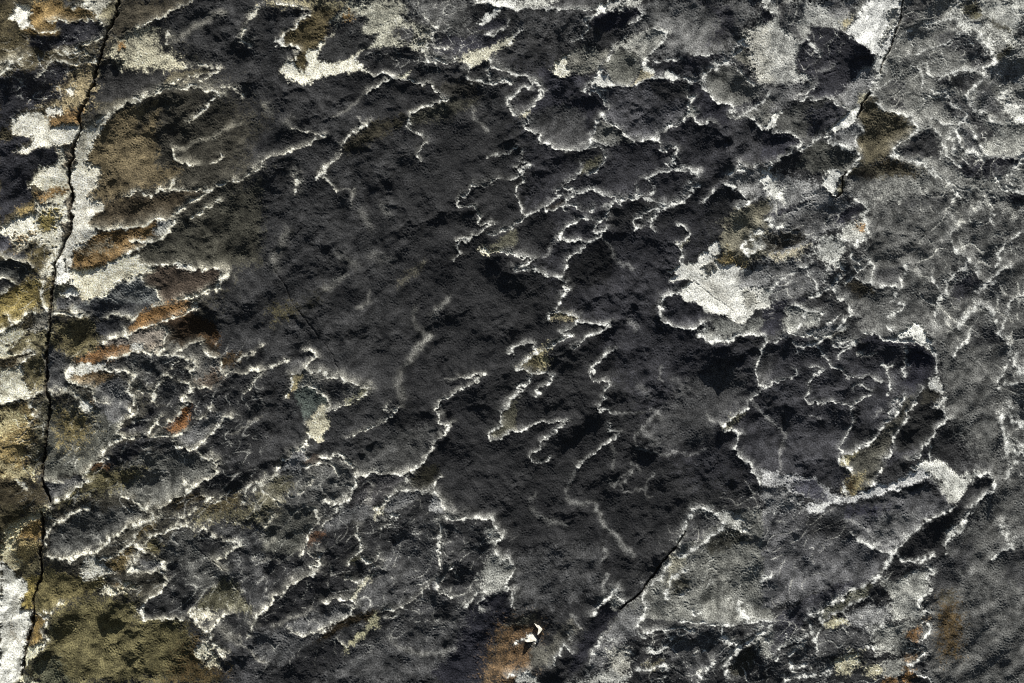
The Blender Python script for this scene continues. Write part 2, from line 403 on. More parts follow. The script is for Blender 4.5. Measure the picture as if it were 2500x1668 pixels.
L w4 a.7: 2180,760 2230,745 2280,760 2334,790
L w14 a.35: 1740,1150 1620,1270 1590,1330
L w14 a.2: 1430,1250 1420,1380 1500,1470
L w20 a.4: 1560,1480 1480,1568
L w14 a.3: 1030,1120 1040,1190 930,1260
L w20 a.25: 640,1080 760,980 800,960
L w30 a.18: 760,790 900,860
L w30 a.18: 1050,780 1200,830
T 12
P 8: 0,130 130,70 140,110 30,170 0,160
P 36,26,16: 330,370 380,330 520,285 530,320 440,365 350,385
P 205: 425,590 450,560 460,610 440,635
P 16: 720,690 820,610 920,700 940,800 900,1050 800,1050 600,1100 520,1050 490,960 520,860 560,800
P 38: 1130,500 1250,400 1340,370 1230,490 1170,540
P 26: 1300,450 1440,360 1680,240 1720,230 1600,330 1460,430 1450,520 1340,550 1290,510
P 165,160,140: 1500,690 1600,635 1620,650 1540,685
P 92 s10: 1950,140 1970,40 2080,30 2334,20 2334,220 2200,260 2120,240 2040,180
P 218: 2230,90 2270,30 2334,15 2334,230 2270,180
P 106,101,84 s10: 1950,520 1880,490 2050,390 2334,250 2334,780 2080,860 1890,830 1900,690 1900,600
P 132: 2150,720 2180,660 2290,590 2240,720
P 112,96,56 s8: 1890,800 1950,760 2120,830 2060,860 1900,840
P 212,210,204 s3: 1440,920 1500,900 1580,840 1690,820 1710,780 1770,740 1800,680 1890,640 1890,830 2060,870 2330,1000 2334,1230 2200,1270 2120,1370 2050,1400 2010,1380 1960,1330 1850,1290 1750,1300 1740,1240 1640,1200 1560,1190 1510,1110 1650,1000 1480,1030 1420,1000 1490,960
P 95,92,85 s8: 1740,900 1840,790 1870,880 1800,960 1750,940
P 110 s10: 2060,960 2130,890 2200,900 2300,880 2334,900 2334,1060 2200,1060 2060,1080
P 122,120,113 s10: 2090,1100 2200,1110 2240,1200 2140,1270 2080,1200
P 168,165,158 s16: 1700,980 1800,980 1990,1160 2000,1280 1900,1200 1760,1080
P 38,38,46 s3: 1480,1030 1650,995 1590,1060 1510,1100 1440,1130 1400,1130
P 40,40,48: 1370,1250 1430,1160 1520,1150 1560,1190 1700,1210 1770,1310 1720,1380 1580,1430 1400,1370
P 86,87,85: 1790,1360 1960,1340 2040,1400 2130,1360 2300,1350 2200,1470 2050,1500 1860,1480
P 128 s8: 1740,1400 1840,1450 1860,1490 2060,1500 1900,1545 1760,1540 1700,1500
P 132,122,92: 370,1350 430,1285 520,1295 600,1330 450,1350
P 26: 470,1470 610,1395 920,1390 740,1500 560,1490
P 36 s12: 0,560 180,440 330,400 430,500 430,590 380,700 280,790 100,790 0,740
P 30 s14: 880,370 1130,280 1250,310 1330,340 1130,480 1000,560 900,520 870,430
L w4: 0,120 190,10
L w4 a.9: 140,80 150,130 80,180 80,270 120,350 130,410 180,435 250,395 330,350
L w4 a.9: 180,440 100,490 10,545
L w4 a.9: 330,350 390,290 470,250 420,240 440,205 480,190 480,155 600,90 650,30
L w5 a.9: 480,180 540,210 600,215 590,240 520,270 530,320 510,345 440,370 330,390 315,360 340,345
L w4 a.8: 510,345 500,380 515,420
L w4 a.9: 530,330 580,330 640,370 650,380
L w5 a.9: 600,215 770,205 820,230 870,265 960,265 960,295 890,360 860,440 890,460 830,470 790,510 770,530 780,570 870,570 880,545
L w6 a.6: 760,360 720,410
L w4 a.9: 740,460 640,465 540,520 465,580 440,620 520,635 600,650 710,680 830,600
L w10 a.4: 440,625 410,650 380,720 330,800
L w4 a.9: 710,680 620,760 540,810 500,890 480,950 440,970
L w9 a.35: 810,620 900,690 930,770 980,840 1110,900
L w5 a.9: 60,910 170,910 300,940 440,980 520,1030 510,1060 530,1080 490,1150 460,1190 430,1250
L w5 a.9: 0,740 90,800 180,810 250,800 140,870 70,890
L w5 a.9: 1130,265 1200,275 1250,300 1390,320
L w5 a.8: 880,360 960,320 1130,275
L w9 a.7: 1140,160 1150,250 1220,250 1290,200
L w5 a.9: 1210,110 1270,90 1440,20 1500,15 1620,40 1680,60 1670,130 1630,150
L w5 a.7: 1210,110 1260,140 1250,180
L w8 a.9: 1690,160 1600,230 1560,290 1450,330 1350,380 1260,490 1260,540
L w5 a.9: 1350,360 1230,400 1130,490 1130,545 1170,540
L w4 a.7: 1840,200 1760,280 1730,330
L w4 a.8: 1260,540 1310,575
L w4 a.8: 1500,520 1560,520 1580,545
L w4 a.8: 1600,560 1640,600 1600,630 1520,680 1500,690 1530,720 1550,750 1540,850 1560,860
L w8 a.8: 1950,150 2040,190 2120,250 2150,290 2090,350 2050,385
L w14 a.9: 2250,560 2140,650 2100,740 2150,780 2250,720
L w5: 1400,1150 1360,1220 1350,1310 1390,1380 1480,1430 1570,1440 1680,1410 1730,1370
L w6: 1400,1150 1470,1120 1510,1110
L w9 a.9: 1740,1380 1730,1440 1700,1500 1760,1540 1850,1550 1980,1530 2060,1500
L w4: 2060,1500 2160,1480 2250,1500 2290,1560
L w4: 350,1370 370,1320 430,1280 520,1290 600,1320 640,1330 640,1370 590,1390 460,1470 490,1490 550,1490
L w4: 600,1390 740,1380 870,1390 930,1385 850,1440 720,1510 640,1568
L w14 a.3: 1080,1350 1130,1430
K w2: 1590,1090 1640,1170
K w2: 1650,1000 1800,1130 1990,1270
T 13
P 116 s14: 0,0 80,20 300,100 540,150 640,280 900,330 700,520 450,620 300,800 60,830 0,850
P 212: 0,20 60,20 130,90 130,180 210,240 200,310 80,260 40,200 0,170
P 218: 535,130 570,60 640,30 700,60 650,180 640,270 570,210
P 90,85,65: 650,200 720,60 700,230 670,250
P 42,42,53: 640,420 740,360 880,310 890,370 800,480 720,500 640,470
P 155 s8: 700,560 830,480 900,400 920,330 945,380 930,440 945,600 900,640 830,680 760,620 700,640
P 122,92,52: 850,500 900,500 890,560 850,550
P 172 s14: 480,780 460,700 540,640 700,640 700,760 700,900 620,850 560,850
P 42,42,50: 60,400 200,340 450,290 200,400 160,430 0,450
P 75 s12: 90,480 170,420 640,330 680,480 450,600 250,560 140,540
P 24: 200,530 280,515 230,540
P 55,52,46 s8: 0,600 350,560 400,650 150,740 60,760 0,740
P 162,152,127 s8: 60,780 150,770 330,720 420,690 320,790 100,830
P 86 s12: 0,880 100,830 330,790 500,860 600,950 500,1100 300,1140 60,1200 0,1230
P 165 s10: 0,1090 70,1090 70,1200 0,1250
P 40,40,51: 0,1270 130,1180 380,1160 430,1170 200,1300 180,1380 220,1450 0,1500
P 130 s10: 190,1350 280,1220 380,1260 520,1300 490,1380 400,1400 300,1450 210,1460
P 60: 480,1380 580,1200 690,1300 570,1400
P 112: 380,1460 560,1410 700,1400 740,1430 560,1500 400,1500
P 172,166,145: 550,1500 740,1430 640,1500 580,1510
P 42,42,50 s6: 0,1568 200,1500 500,1530 830,1560 820,1568
P 50,50,58 s10: 1680,1080 1760,980 1870,930 1950,1000 2040,1020 1920,1100 1740,1180
P 56 s12: 1900,1430 2100,1380 2150,1440 2120,1568 1800,1568 1880,1470
P 34,34,42 s8: 2050,280 2334,240 2334,320 2250,290
P 30,26,20: 870,30 1000,40 960,80 900,60
P 76,71,56 s14: 740,40 800,0 1500,0 1300,40 1000,60 800,80
P 58 s14: 1180,320 1640,280 1600,320 1250,340
P 150: 1222,295 1240,288 1250,305 1232,318
P 60,54,42 s10: 740,1050 840,1000 980,1050 980,1130 850,1150
P 62 s8: 1000,900 1250,890 1210,1040 1020,1050
P 208: 1270,1440 1340,1390 1420,1410 1450,1460 1500,1530 1500,1568 1380,1568 1200,1530 1230,1460
P 90 s8: 1200,1530 1300,1480 1380,1540
P 42,42,52: 880,1540 920,1475 1020,1488 1080,1535 1250,1550 1380,1562 900,1568
K w3: 730,40 700,130 700,230 650,270
L w7 a.9: 780,250 900,330 945,380 910,430 940,510 945,600 900,640 840,670 820,720
L w6 a.8: 700,640 770,650 760,720 780,810 830,830 960,820 980,850 1000,870 980,980 990,1060
L w6 a.8: 800,850 830,930 810,970 870,1000 980,1030 1020,1070 1190,1060
L w5 a.7: 810,960 740,1050
L w6 a.6: 960,860 870,900
L w6 a.8: 90,490 130,540 200,540
L w9: 0,490 80,480 100,530
L w13 a.5: 100,1080 180,990 290,940
L w4 a.6: 390,880 420,970 490,1080
L w4 a.6: 600,940 530,1030
L w14 a.5: 600,900 740,900 600,1080 430,1140
L w8 a.9: 620,1100 650,1160 720,1170 780,1220 790,1310 720,1400 640,1450
L w4: 330,880 400,870 440,850
L w6: 280,1220 390,1270 470,1290 520,1310 480,1390
L w8: 380,1280 320,1440
L w3 a.8: 690,1300 660,1360 580,1400
L w6 a.8: 240,1470 370,1490 500,1510 620,1500 740,1430
L w8 a.6: 120,1540 180,1520
L w5 a.8: 690,1550 800,1530 830,1568
L w9 a.55: 1500,0 1600,80 1690,160 1740,230 1700,320
L w8 a.5: 1740,220 1830,280
L w7 a.7: 1700,540 1690,650 1750,760 1850,820
L w18 a.6: 1850,820 1830,880 1660,1020 1650,1130
L w9 a.6: 1510,950 1540,1050 1600,1120 1560,1220 1550,1320
L w6 a.8: 1890,900 1940,980 2020,1010 2100,960 2230,870
L w9 a.5: 1920,860 1930,930
L w9 a.7: 2334,570 2200,660 2120,780 2110,880
L w10 a.5: 2080,400 2040,480 2090,520
L w18 a.45: 2070,180 1980,290 1900,380
L w6 a.8: 2080,60 2120,160 2200,210 2334,220
L w5 a.8: 2200,20 2180,130 2230,190 2334,210
L w5 a.7: 2250,0 2230,120 2300,160
L w8 a.65: 1290,870 1290,950 1230,1000 1240,1060 1190,1110 1170,1170 1250,1230 1240,1260 1160,1310 1130,1400 1150,1460
L w14 a.45: 1380,860 1400,960
L w14 a.4: 1580,640 1560,760
L w18 a.45: 1500,1300 1560,1420 1640,1400 1650,1180
L w18 a.55: 1750,1420 1900,1240 1960,1200 2100,1330 2080,1370
L w9 a.6: 2334,1150 2220,1170 2230,1260 2150,1420 2120,1480 2200,1540
L w24 a.35: 1600,380 1700,420 1760,500
L w12 a.6: 1920,1100 2060,1020
L w4 a.7: 1880,1440 1850,1520 1780,1568
L w5 a.8: 900,1470 1030,1485 1080,1525 1240,1545 1500,1560
T 20
P 212,202,168: 0,0 80,0 80,130 160,180 40,200 0,190
P 208,200,172: 30,290 130,280 180,240 230,420 270,490 220,560 60,600 0,600
P 72,62,42: 40,210 150,190 300,130 310,160 190,230 120,280 30,270
P 90,82,53 s8: 80,0 410,0 400,300 410,480 270,480 190,260 310,150 170,170
P 60,55,38: 0,620 200,590 400,510 400,550 250,590 0,650
P 146,124,72 s14: 0,640 280,600 330,700 320,900 270,1000 270,1200 190,1280 0,1250
P 172,157,112 s14: 0,1120 150,1180 270,1170 280,1240 170,1290 0,1180
P 175,160,110 s14: 0,680 180,650 250,720 120,840 0,900
P 82,77,56 s10: 330,600 440,560 440,700 410,900 380,1080 280,1250 270,1050 330,900
P 62,54,36 s14: 0,1250 200,1290 360,1300 430,1400 430,1480 330,1568 0,1568
P 68: 440,60 540,120 650,210 660,280 600,350 620,400 640,440 440,490 420,340
P 94,85,53 s10: 430,0 860,0 860,130 650,200 540,110 440,50
P 118,82,40: 680,220 750,190 860,140 900,110 1150,60 1180,140 1040,180 940,240 700,260
P 220,215,200: 660,270 720,250 930,250 920,320 820,310 700,330 590,370 600,330
P 106,85,55: 630,360 700,330 820,310 1000,350 870,420 800,440 680,420 610,390
P 132,117,102: 960,0 1490,0 1470,100 1250,140 1170,120 1160,60 940,70
P 215,210,200: 1150,70 1270,70 1270,130 1180,130
P 62,62,63 s8: 1000,230 1200,150 1420,165 1620,200 1560,250 1460,370 1200,400 1160,340 950,310
P 58: 1480,400 1680,440 1690,490 1600,580 1400,600 1400,500
P 98,95,91 s8: 1560,160 1690,70 1780,50 1800,140 1850,190 1930,180 1970,210 1950,290 2120,330 2000,380 1950,450 1850,470 1720,440 1700,350 1750,240
P 88,74,62 s8: 1720,430 1870,330 1950,300 1980,380 1870,470
P 38,28,16: 1480,100 1500,0 1940,0 1940,80 1950,180 1850,180 1790,40 1680,60
P 62,42,17 s8: 1800,0 1940,0 1940,70 1830,60
P 66,50,25: 1960,200 2140,150 2100,240 1970,280
P 26: 1970,290 2334,130 2334,280 2110,320
P 112,71,28: 1490,850 1550,750 1640,650 1700,650 1690,740 1600,840 1530,870
P 84 s10: 1600,900 1850,700 2000,690 2050,720 1930,810 1780,980 1600,980
P 38,38,43: 1060,830 1250,760 1400,600 1430,720 1330,840 1320,900 1150,870
P 35,35,39: 940,1050 1220,920 1400,900 1260,1030 1100,1140 960,1200 800,1180 850,1130
P 76,53,28: 810,1180 900,1110 980,1150 930,1200
P 205,198,170: 710,1230 800,1170 800,1200 750,1260
P 80,80,73 s8: 440,600 780,600 1000,700 1120,760 1050,840 1070,920 900,1020 880,1100 700,1220 400,1300 380,1200 420,900
P 100,88,50 s20: 500,650 750,680 780,860 700,960 540,960 510,780
P 205,203,195: 720,620 780,560 830,640 760,680
P 105,80,42: 770,560 820,580 800,620
P 82 s8: 870,440 1000,380 1130,400 1130,500 1190,580 1150,650 1190,710 1000,770 850,620 830,500
P 72: 400,1310 720,1240 780,1290 560,1430 450,1460 400,1370
P 88,81,50 s12: 750,1270 900,1180 1000,1210 1280,1180 1100,1330 870,1400 680,1400 600,1480 520,1490 680,1370
P 80,80,77 s14: 1240,1030 1540,1000 1740,1080 1930,1120 1900,1230 1750,1320 1640,1400 1500,1480 1300,1530 1100,1400 900,1400 1280,1180 1100,1180
P 33: 1760,1320 1940,1230 2334,1180 2334,1290 2120,1390 1900,1450 1680,1420
P 58,50,32: 1490,1500 1700,1400 1880,1430 1600,1540
P 76,67,42 s8: 1850,1500 2150,1400 2160,1500 2000,1568 1750,1568
P 50 s20: 1350,1000 1280,940 1500,930 1560,1000
K w5: 440,0 415,130 420,250 425,340 410,420 415,500 450,580 435,700 420,850 400,1000 370,1120 370,1260 370,1300 410,1370 440,1480
L w5: 160,180 310,130 310,160 190,250
L w6 a.7: 0,610 180,580 330,510 400,500
L w6: 280,600 300,680 320,750
L w12 a.5: 150,1300 240,1370
L w8 a.9: 590,340 600,390 660,440 800,450 830,500
L w8 a.8: 930,310 1100,310 1160,340 1200,350
L w7 a.95: 1210,380 1150,420 1130,500 1190,560 1200,590 1150,650 1200,710 1110,760 1060,830 1050,870 1110,920 1220,900
L w5: 930,80 950,40 1110,0
L w7 a.9: 1490,0 1460,70 1480,100 1420,130
L w7 a.95: 950,230 1060,180 1180,140 1420,150 1620,185 1650,210 1750,240 1740,280 1680,300
L w9 a.9: 1620,200 1500,310 1470,370 1560,400 1690,430 1700,490 1620,560 1620,590 1670,600
L w7 a.9: 1680,300 1700,350 1690,420
L w10 a.8: 1470,380 1390,470 1370,580 1390,620
L w20 a.5: 1170,460 1300,500 1370,560
L w5 a.9: 1560,160 1690,65 1790,50 1800,130 1850,190 1920,180 1970,210 1950,290 2000,330 2110,340 2334,300
L w5 a.6: 2334,350 2220,470 2180,510
L w5 a.8: 1720,460 1890,480
L w9 a.7: 2334,100 2150,190 2110,230
L w6 a.8: 1670,600 1600,680 1500,800
L w7 a.85: 1440,730 1350,810 1320,870 1400,890 1490,910 1600,890 1650,840
L w10 a.8: 1730,740 1840,690 1890,640 1890,680 1820,720
L w6 a.9: 2070,720 1980,740 1930,810 1850,900 1790,970 1740,1010 1640,1000 1560,990 1540,930
L w5 a.9: 1800,980 1750,1030 1780,1080 1930,1110 1900,1130 1940,1150 1900,1190 1940,1220 1840,1280 1750,1320 1740,1340
L w12 a.9: 900,1060 930,1010 1100,920
L w6 a.9: 960,1080 880,1120 780,1190 720,1230 740,1270 790,1290 680,1360 560,1440 470,1490 430,1540
L w22 a.55: 450,510 600,480 720,590 760,690
L w8 a.6: 830,480 850,580 940,600
L w8 a.6: 390,1290 450,1300 560,1310
L w14 a.7: 1640,1300 1650,1380 1690,1370
L w8 a.8: 1740,1340 1640,1410 1500,1480 1410,1540
L w8 a.5: 1100,1420 1240,1500 1300,1560
L w5 a.7: 1790,1390 1800,1430 1890,1430 1830,1480
L w5 a.7: 1960,1440 1940,1480 1850,1500
L w15 a.65: 2334,1290 2200,1350 2160,1430 2160,1500
L w5 a.35: 2334,710 2200,800 2100,850 2000,880
T 21
P 60: 300,230 430,150 530,170 530,200 460,270 400,310 300,320
P 97,95,91: 340,350 450,295 520,330 640,330 650,370 780,365 860,410 990,460 1015,490 1000,520 790,630 660,660 650,560 600,500 540,470 460,460 380,500 290,550 270,560 330,450
P 132,128,92: 830,590 1000,470 1015,490 1000,520 840,600
P 44 s8: 590,400 760,380 850,450 840,560 680,640 640,540
P 160,144,98: 340,350 440,330 400,460 300,550 330,450
P 66,76,72 s8: 360,510 440,455 550,465 570,510 640,550 650,600 600,640 540,690 500,760 420,680 400,600
P 182,174,146: 490,900 485,790 530,700 600,620 650,600 650,700 675,800 670,840 620,860 600,920 560,940
P 104 s8: 350,1040 420,1020 480,1050 480,1090 440,1110 480,1170 380,1200 200,1200 300,1110
P 58,43,35: 450,1110 580,1040 600,1090 590,1140 500,1165
P 72,72,72 s8: 0,1310 200,1230 480,1190 600,1150 700,1100 830,1130 890,1240 890,1360 820,1460 720,1500 500,1568 0,1568
P 80,76,58 s16: 0,1400 200,1240 350,1300 200,1568 0,1568
P 32 s10: 880,930 1100,810 1300,670 1250,780 1000,900
P 22 s12: 1630,670 1750,550 1900,480 2000,420 1950,600 1850,750 1800,900 1900,1150 1750,1100 1640,1000 1710,870 1780,790 1660,780 1680,720
P 60,60,61 s14: 880,1250 900,1100 1300,850 1640,800 1700,850 1580,980 1480,1120 1390,1220 1000,1230
P 60,58,62 s8: 920,1290 1050,1230 1380,1240 1350,1290 1200,1410 1130,1568 800,1568 830,1480 900,1380
P 16: 930,1290 1010,1300 960,1330
P 90: 1210,1430 1480,1375 1500,1410 1370,1520 1200,1568 1160,1568
P 14: 1380,1568 1440,1480 1560,1420 1480,1500 1440,1568
P 115: 1540,1500 1610,1410 1690,1470 1690,1568 1560,1568
P 38,36,26 s10: 1390,1300 1500,1130 1650,1180 1600,1330 1460,1360
P 68,66,53: 2200,700 2334,560 2334,850 2200,910 2100,900 2210,790
P 14: 2110,140 2150,120 2180,140 2140,165
L w6: 440,140 490,130 530,160 545,190 460,270 450,290
L w9 a.7: 0,430 90,310 260,220 300,230
L w7 a.9: 340,350 450,295 520,330 640,330 650,370 780,365 830,410 990,455 1015,490 1005,520
L w5: 340,360 330,440 270,560
L w5 a.6: 1000,520 800,630 660,670
L w6 a.9: 430,455 480,450 550,465 570,510 610,510 640,550 655,600 650,650
L w6 a.7: 480,780 490,900 470,960 370,1030 280,1090 200,1200
L w5 a.8: 350,1040 420,1020 475,1050 480,1080
L w11: 590,1090 700,1080 770,1070 830,1120 890,1180 910,1270 900,1370 830,1470
L w8 a.85: 480,1180 590,1140 660,1140 720,1180 740,1230
L w8 a.6: 520,1250 500,1330 410,1390
L w13 a.7: 0,1390 80,1310 200,1240
L w8 a.7: 80,1370 150,1450 200,1480
L w8: 630,1470 700,1510 780,1490
L w5 a.7: 820,920 960,860 1100,790 1200,720 1310,650
L w3 a.7: 1160,660 1200,670 1310,650
L w3 a.6: 1170,660 1210,600
L w20 a.35: 1560,0 1450,130 1360,250
L w24 a.25: 1300,320 1280,450 1330,560
L w4 a.95: 1820,380 1960,350 2050,355 1990,390 1890,470 1740,540 1660,600 1620,660 1660,700 1660,730 1640,770 1640,795 1720,795 1775,780 1700,850 1700,875 1590,960 1580,1010 1540,1080 1490,1120 1460,1170 1390,1220
L w4 a.4: 1700,400 1820,380
L w7 a.85: 920,1275 980,1240 1050,1220 1130,1240 1250,1225 1310,1240 1390,1225 1350,1280 1370,1310
L w9 a.8: 1370,1310 1280,1380 1200,1430 1160,1500 1100,1568
L w16 a.4: 1050,1320 1020,1500
L w7 a.85: 1200,1420 1300,1390 1480,1370 1500,1395 1610,1400 1680,1460 1700,1540
L w4 a.7: 1500,1380 1590,1350 1670,1270
L w5 a.8: 2334,540 2270,600 2190,690 2220,780 2140,840 2080,880 2090,920 2150,925
L w4 a.5: 2150,925 2334,860
L w5 a.7: 2334,110 2270,170
K w2: 630,70 700,170 760,320
T 22
P 145,134,94: 90,280 180,210 300,120 330,80 370,100 320,180 370,220 300,320 220,340 150,300
P 62,56,36: 110,280 200,220 290,170 270,260 290,310 200,330
P 38 s6: 100,450 200,380 300,330 390,360 360,430 280,480 200,500
P 16: 580,140 700,60 800,0 850,20 700,140 590,170
P 30 s8: 750,350 830,250 960,150 900,380 800,400
P 26 s8: 810,630 900,480 1000,560 1000,660 900,660
P 22: 200,1080 310,990 420,1010 370,1090 270,1130
P 24 s8: 600,980 870,850 990,870 800,1020 650,1130 560,1060
P 18 s8: 640,1230 700,1120 900,960 930,1000 760,1130 640,1250
P 24 s8: 920,1340 1080,1220 1060,1280 960,1360
P 28 s10: 1410,1360 1500,1270 1510,1320 1480,1370
P 112,107,86: 1910,810 2010,710 2080,680 1980,830 1920,850
P 62 s12: 2260,130 2334,100 2334,440 2220,440 2200,300
P 24 s10: 1300,1480 1850,1470 1800,1500 1400,1520
P 140: 1680,0 1740,40 1900,50 2070,0
P 56 s20: 1350,700 1550,400 1900,250 2150,350 2100,550 1850,800 1750,950 1500,1020 1250,1000 1200,850
L w4 a.8: 0,170 60,110 130,75 210,55 230,80 210,115 260,130 250,160
L w5 a.9: 80,300 130,240 270,160 380,95 550,0
L w5 a.9: 80,310 160,300 220,340 300,320 390,350 370,430 290,470 260,540
L w5 a.8: 210,350 180,400 90,460 130,490 40,560 0,620
L w4 a.8: 750,0 640,70 580,120
L w4 a.8: 950,120 830,200 780,270 730,340 740,380 810,410 890,400 905,440 860,540 790,630 800,650 900,665 940,710
L w4 a.3: 940,710 1050,690 1220,680 1330,660
L w7 a.3: 1330,670 1250,750 1120,900 1130,970 1230,1020 1330,1050 1500,1040 1650,1050 1800,990
L w24 a.22: 1320,680 1340,740
L w24 a.22: 1200,850 1310,940
L w4 a.85: 0,880 150,830 300,780 530,760 440,830 380,890 300,950 300,990 210,1060 190,1080
L w4 a.5: 190,1080 220,1120 300,1135 380,1080
L w4 a.85: 910,800 890,850 980,840 1005,860 940,920 800,1030 660,1140 620,1160
L w9 a.3: 620,1160 560,1280 520,1400 550,1470 640,1500 760,1480
L w10 a.3: 1090,1210 940,1330 900,1300
L w4 a.35: 1100,1210 1080,1270 1020,1330 1020,1380 1100,1390 1190,1360
L w4 a.35: 1290,1220 1200,1370 1220,1420 1300,1430
L w14 a.25: 910,950 940,1050 930,1180
L w7 a.3: 1100,1140 1170,1190
L w6 a.35: 1350,280 1350,370 1380,390
L w26 a.18: 1180,460 1240,530
L w26 a.18: 1480,400 1560,470
L w8 a.35: 1760,690 1800,740 1890,755
L w5 a.9: 2250,0 2300,60 2240,120 2250,180 2210,240 2195,320 2215,400 2215,440 2270,440 2270,465 2170,560 2120,630 2000,720 1910,800 1920,860 1980,840 2060,865 2040,920 2005,1010 2040,1030 2060,1080 2140,1140 2160,1190 2210,1235 2230,1300
L w10 a.35: 2170,590 2260,680 2334,760
L w10 a.25: 200,1480 240,1400
L w14 a.22: 780,1490 800,1568
T 23
P 50,50,57 s8: 0,0 700,30 850,80 1380,60 1500,150 1560,250 1520,340 1400,480 1480,640 1600,670 1560,800 1450,980 1100,1150 900,1250 700,1400 500,1280 200,1240 0,1200
P 34,34,45 s8: 850,20 1040,5 1380,60 1500,150 1560,250 1520,330 1400,460 1280,460 1250,100 1000,100
P 30,30,31 s8: 1280,700 1380,500 1500,480 1550,560 1500,640 1590,680 1530,850 1470,960 1200,1050 1170,920 1250,800
P 192: 1340,50 1400,0 1480,0 1510,60 1500,130 1450,110
P 195,194,190: 1500,360 1550,370 1600,440 1620,500 1600,520 1660,570 1600,620 1520,640 1540,600 1610,560 1540,480 1490,460
P 48,46,40: 1430,480 1540,470 1600,540 1540,600 1420,600
P 42,42,50: 1480,1000 1380,1080 1490,1100
P 165,154,112: 720,1090 860,1010 800,1100 740,1170 690,1150
P 112: 1150,640 1240,540 1250,570 1170,720
P 72,70,62 s6: 1260,560 1370,520 1280,700 1250,800 1160,890 1160,960 1080,1100 1060,1200 960,1340 860,1400 720,1400 790,1230 700,1160 800,1050 1000,920 1150,760
P 132,120,82 s8: 710,1390 780,1240 900,1240 880,1330 800,1410
P 76,62,36: 750,1330 800,1260 840,1300 790,1400
P 205: 710,1400 720,1310 750,1400 790,1410
P 8: 800,660 880,590 870,740 850,780 820,740
P 34 s6: 740,1020 830,820 900,780 1000,880 800,1030
P 205: 1080,260 1180,250 1120,290
P 195: 860,165 1000,155 890,185
P 16: 900,178 1010,162 960,195
P 140: 340,0 560,0 700,20 540,30 450,20
P 150,150,155: 0,1210 100,1200 200,1250 470,1255 530,1330 620,1400 720,1440 640,1470 460,1480 350,1420 200,1340 0,1320
P 64,64,77 s8: 200,1300 480,1280 560,1400 620,1450 480,1480 330,1390
P 188,188,194: 480,1500 640,1460 720,1430 900,1400 1010,1330 1200,1300 1340,1210 1440,1180 1500,1230 1400,1290 1200,1370 1000,1420 820,1480 620,1500 530,1568 400,1568 380,1520
P 178 s5: 1340,1180 1420,1120 1540,1110 1640,1130 1740,1210 1770,1260 1850,1300 1790,1400 1740,1490 1690,1420 1620,1300 1550,1250 1480,1220 1400,1200
P 165: 1800,1250 1940,1195 1950,1250 1880,1300 1830,1300
P 48: 1800,1420 1880,1320 1960,1270 2050,1270 2070,1320 2050,1400 1900,1480 1860,1500
P 68,68,73 s8: 530,1568 640,1510 1000,1430 1440,1290 1480,1240 1560,1300 1650,1400 1720,1500 1600,1568
P 32,34,38 s6: 640,1510 820,1480 1100,1420 1450,1300 1440,1340 1000,1480 700,1540
P 38: 1470,1290 1560,1340 1620,1450 1520,1420
P 125 s8: 1500,1240 1600,1310 1720,1420 1740,1490 1680,1500 1560,1300
P 112 s10: 0,1340 130,1350 230,1380 330,1450 380,1520 400,1568 0,1568
P 155 s12: 2180,960 2270,930 2290,1040 2200,1060
P 62 s14: 1750,1150 2000,1130 2080,1230 1950,1190 1800,1230
L w5 a.8: 1040,0 1080,30 1200,40 1380,55 1460,110 1500,130 1560,240 1530,340
L w5 a.85: 1420,470 1360,580 1290,700 1300,730 1250,800 1230,840 1160,890 1165,960 1150,1040 1080,1100 1070,1170 1000,1300 960,1340
L w6 a.9: 1590,670 1640,680 1670,730 1620,790 1540,840 1520,900 1480,970 1430,1010 1370,1080 1310,1110
L w3 a.7: 1500,990 1490,1060 1510,1110
L w5 a.9: 1260,540 1210,640 1160,740 1080,820 1000,910 930,970 800,1040 720,1080 740,1170
L w4 a.7: 1210,550 1140,640 1140,720
L w4 a.85: 800,650 800,720 815,800 750,890 700,1010 720,1050 680,1100 700,1160 780,1190 790,1220
L w4 a.85: 540,310 520,285 420,295
L w4 a.85: 530,320 430,380 410,430 410,500 385,580 410,605 550,590 700,605 790,630 850,590 960,520 970,490 860,430 810,490
L w5: 270,70 290,110 370,110 450,90 500,60 540,40
L w4 a.7: 450,90 520,130 570,200 600,270 700,310 760,370 850,385 940,375 1000,370 1030,420 1130,410
L w4 a.8: 1130,400 1140,510
L w4 a.7: 1110,280 1125,370
L w6 a.8: 830,60 800,40 640,50 640,80 740,90 830,60 820,100 700,150 680,215
L w12 a.5: 1260,110 1270,250 1260,350
L w4: 30,20 35,60 0,110
L w5 a.6: 290,110 300,160
L w4 a.5: 0,460 100,430 200,385 320,340 280,310
L w9 a.4: 0,700 90,770 220,870 180,1000 150,1200
L w4 a.4: 430,700 530,730
L w4 a.4: 980,720 1020,690 1100,670
L w5 a.7: 2180,0 2220,60 2220,200 2180,330 2110,430 2120,490
L w20 a.55: 2260,180 2310,330
L w16 a.55: 2150,440 2334,420
L w8 a.7: 1850,0 1850,50 1750,110 1700,160 1720,190
L w12 a.3: 1910,190 1980,290
L w22 a.55: 2250,640 2240,760 2334,800
L w20 a.6: 2140,720 2160,850 2190,950 2220,1060 2334,1000
L w18 a.5: 2334,1060 2250,1180 2200,1300
K w2: 2120,600 2110,900 2100,1250
L w7 a.9: 1940,1200 1960,1245 2040,1235 2085,1290 2055,1400 1950,1470 1880,1530
T 30
P 224,222,213: 0,490 80,560 140,660 210,680 215,760 150,880 160,920 240,950 240,1010 220,1200 190,1400 170,1520 140,1568 0,1568
P 172,164,152 s12: 60,1040 130,1130 150,1250 80,1200
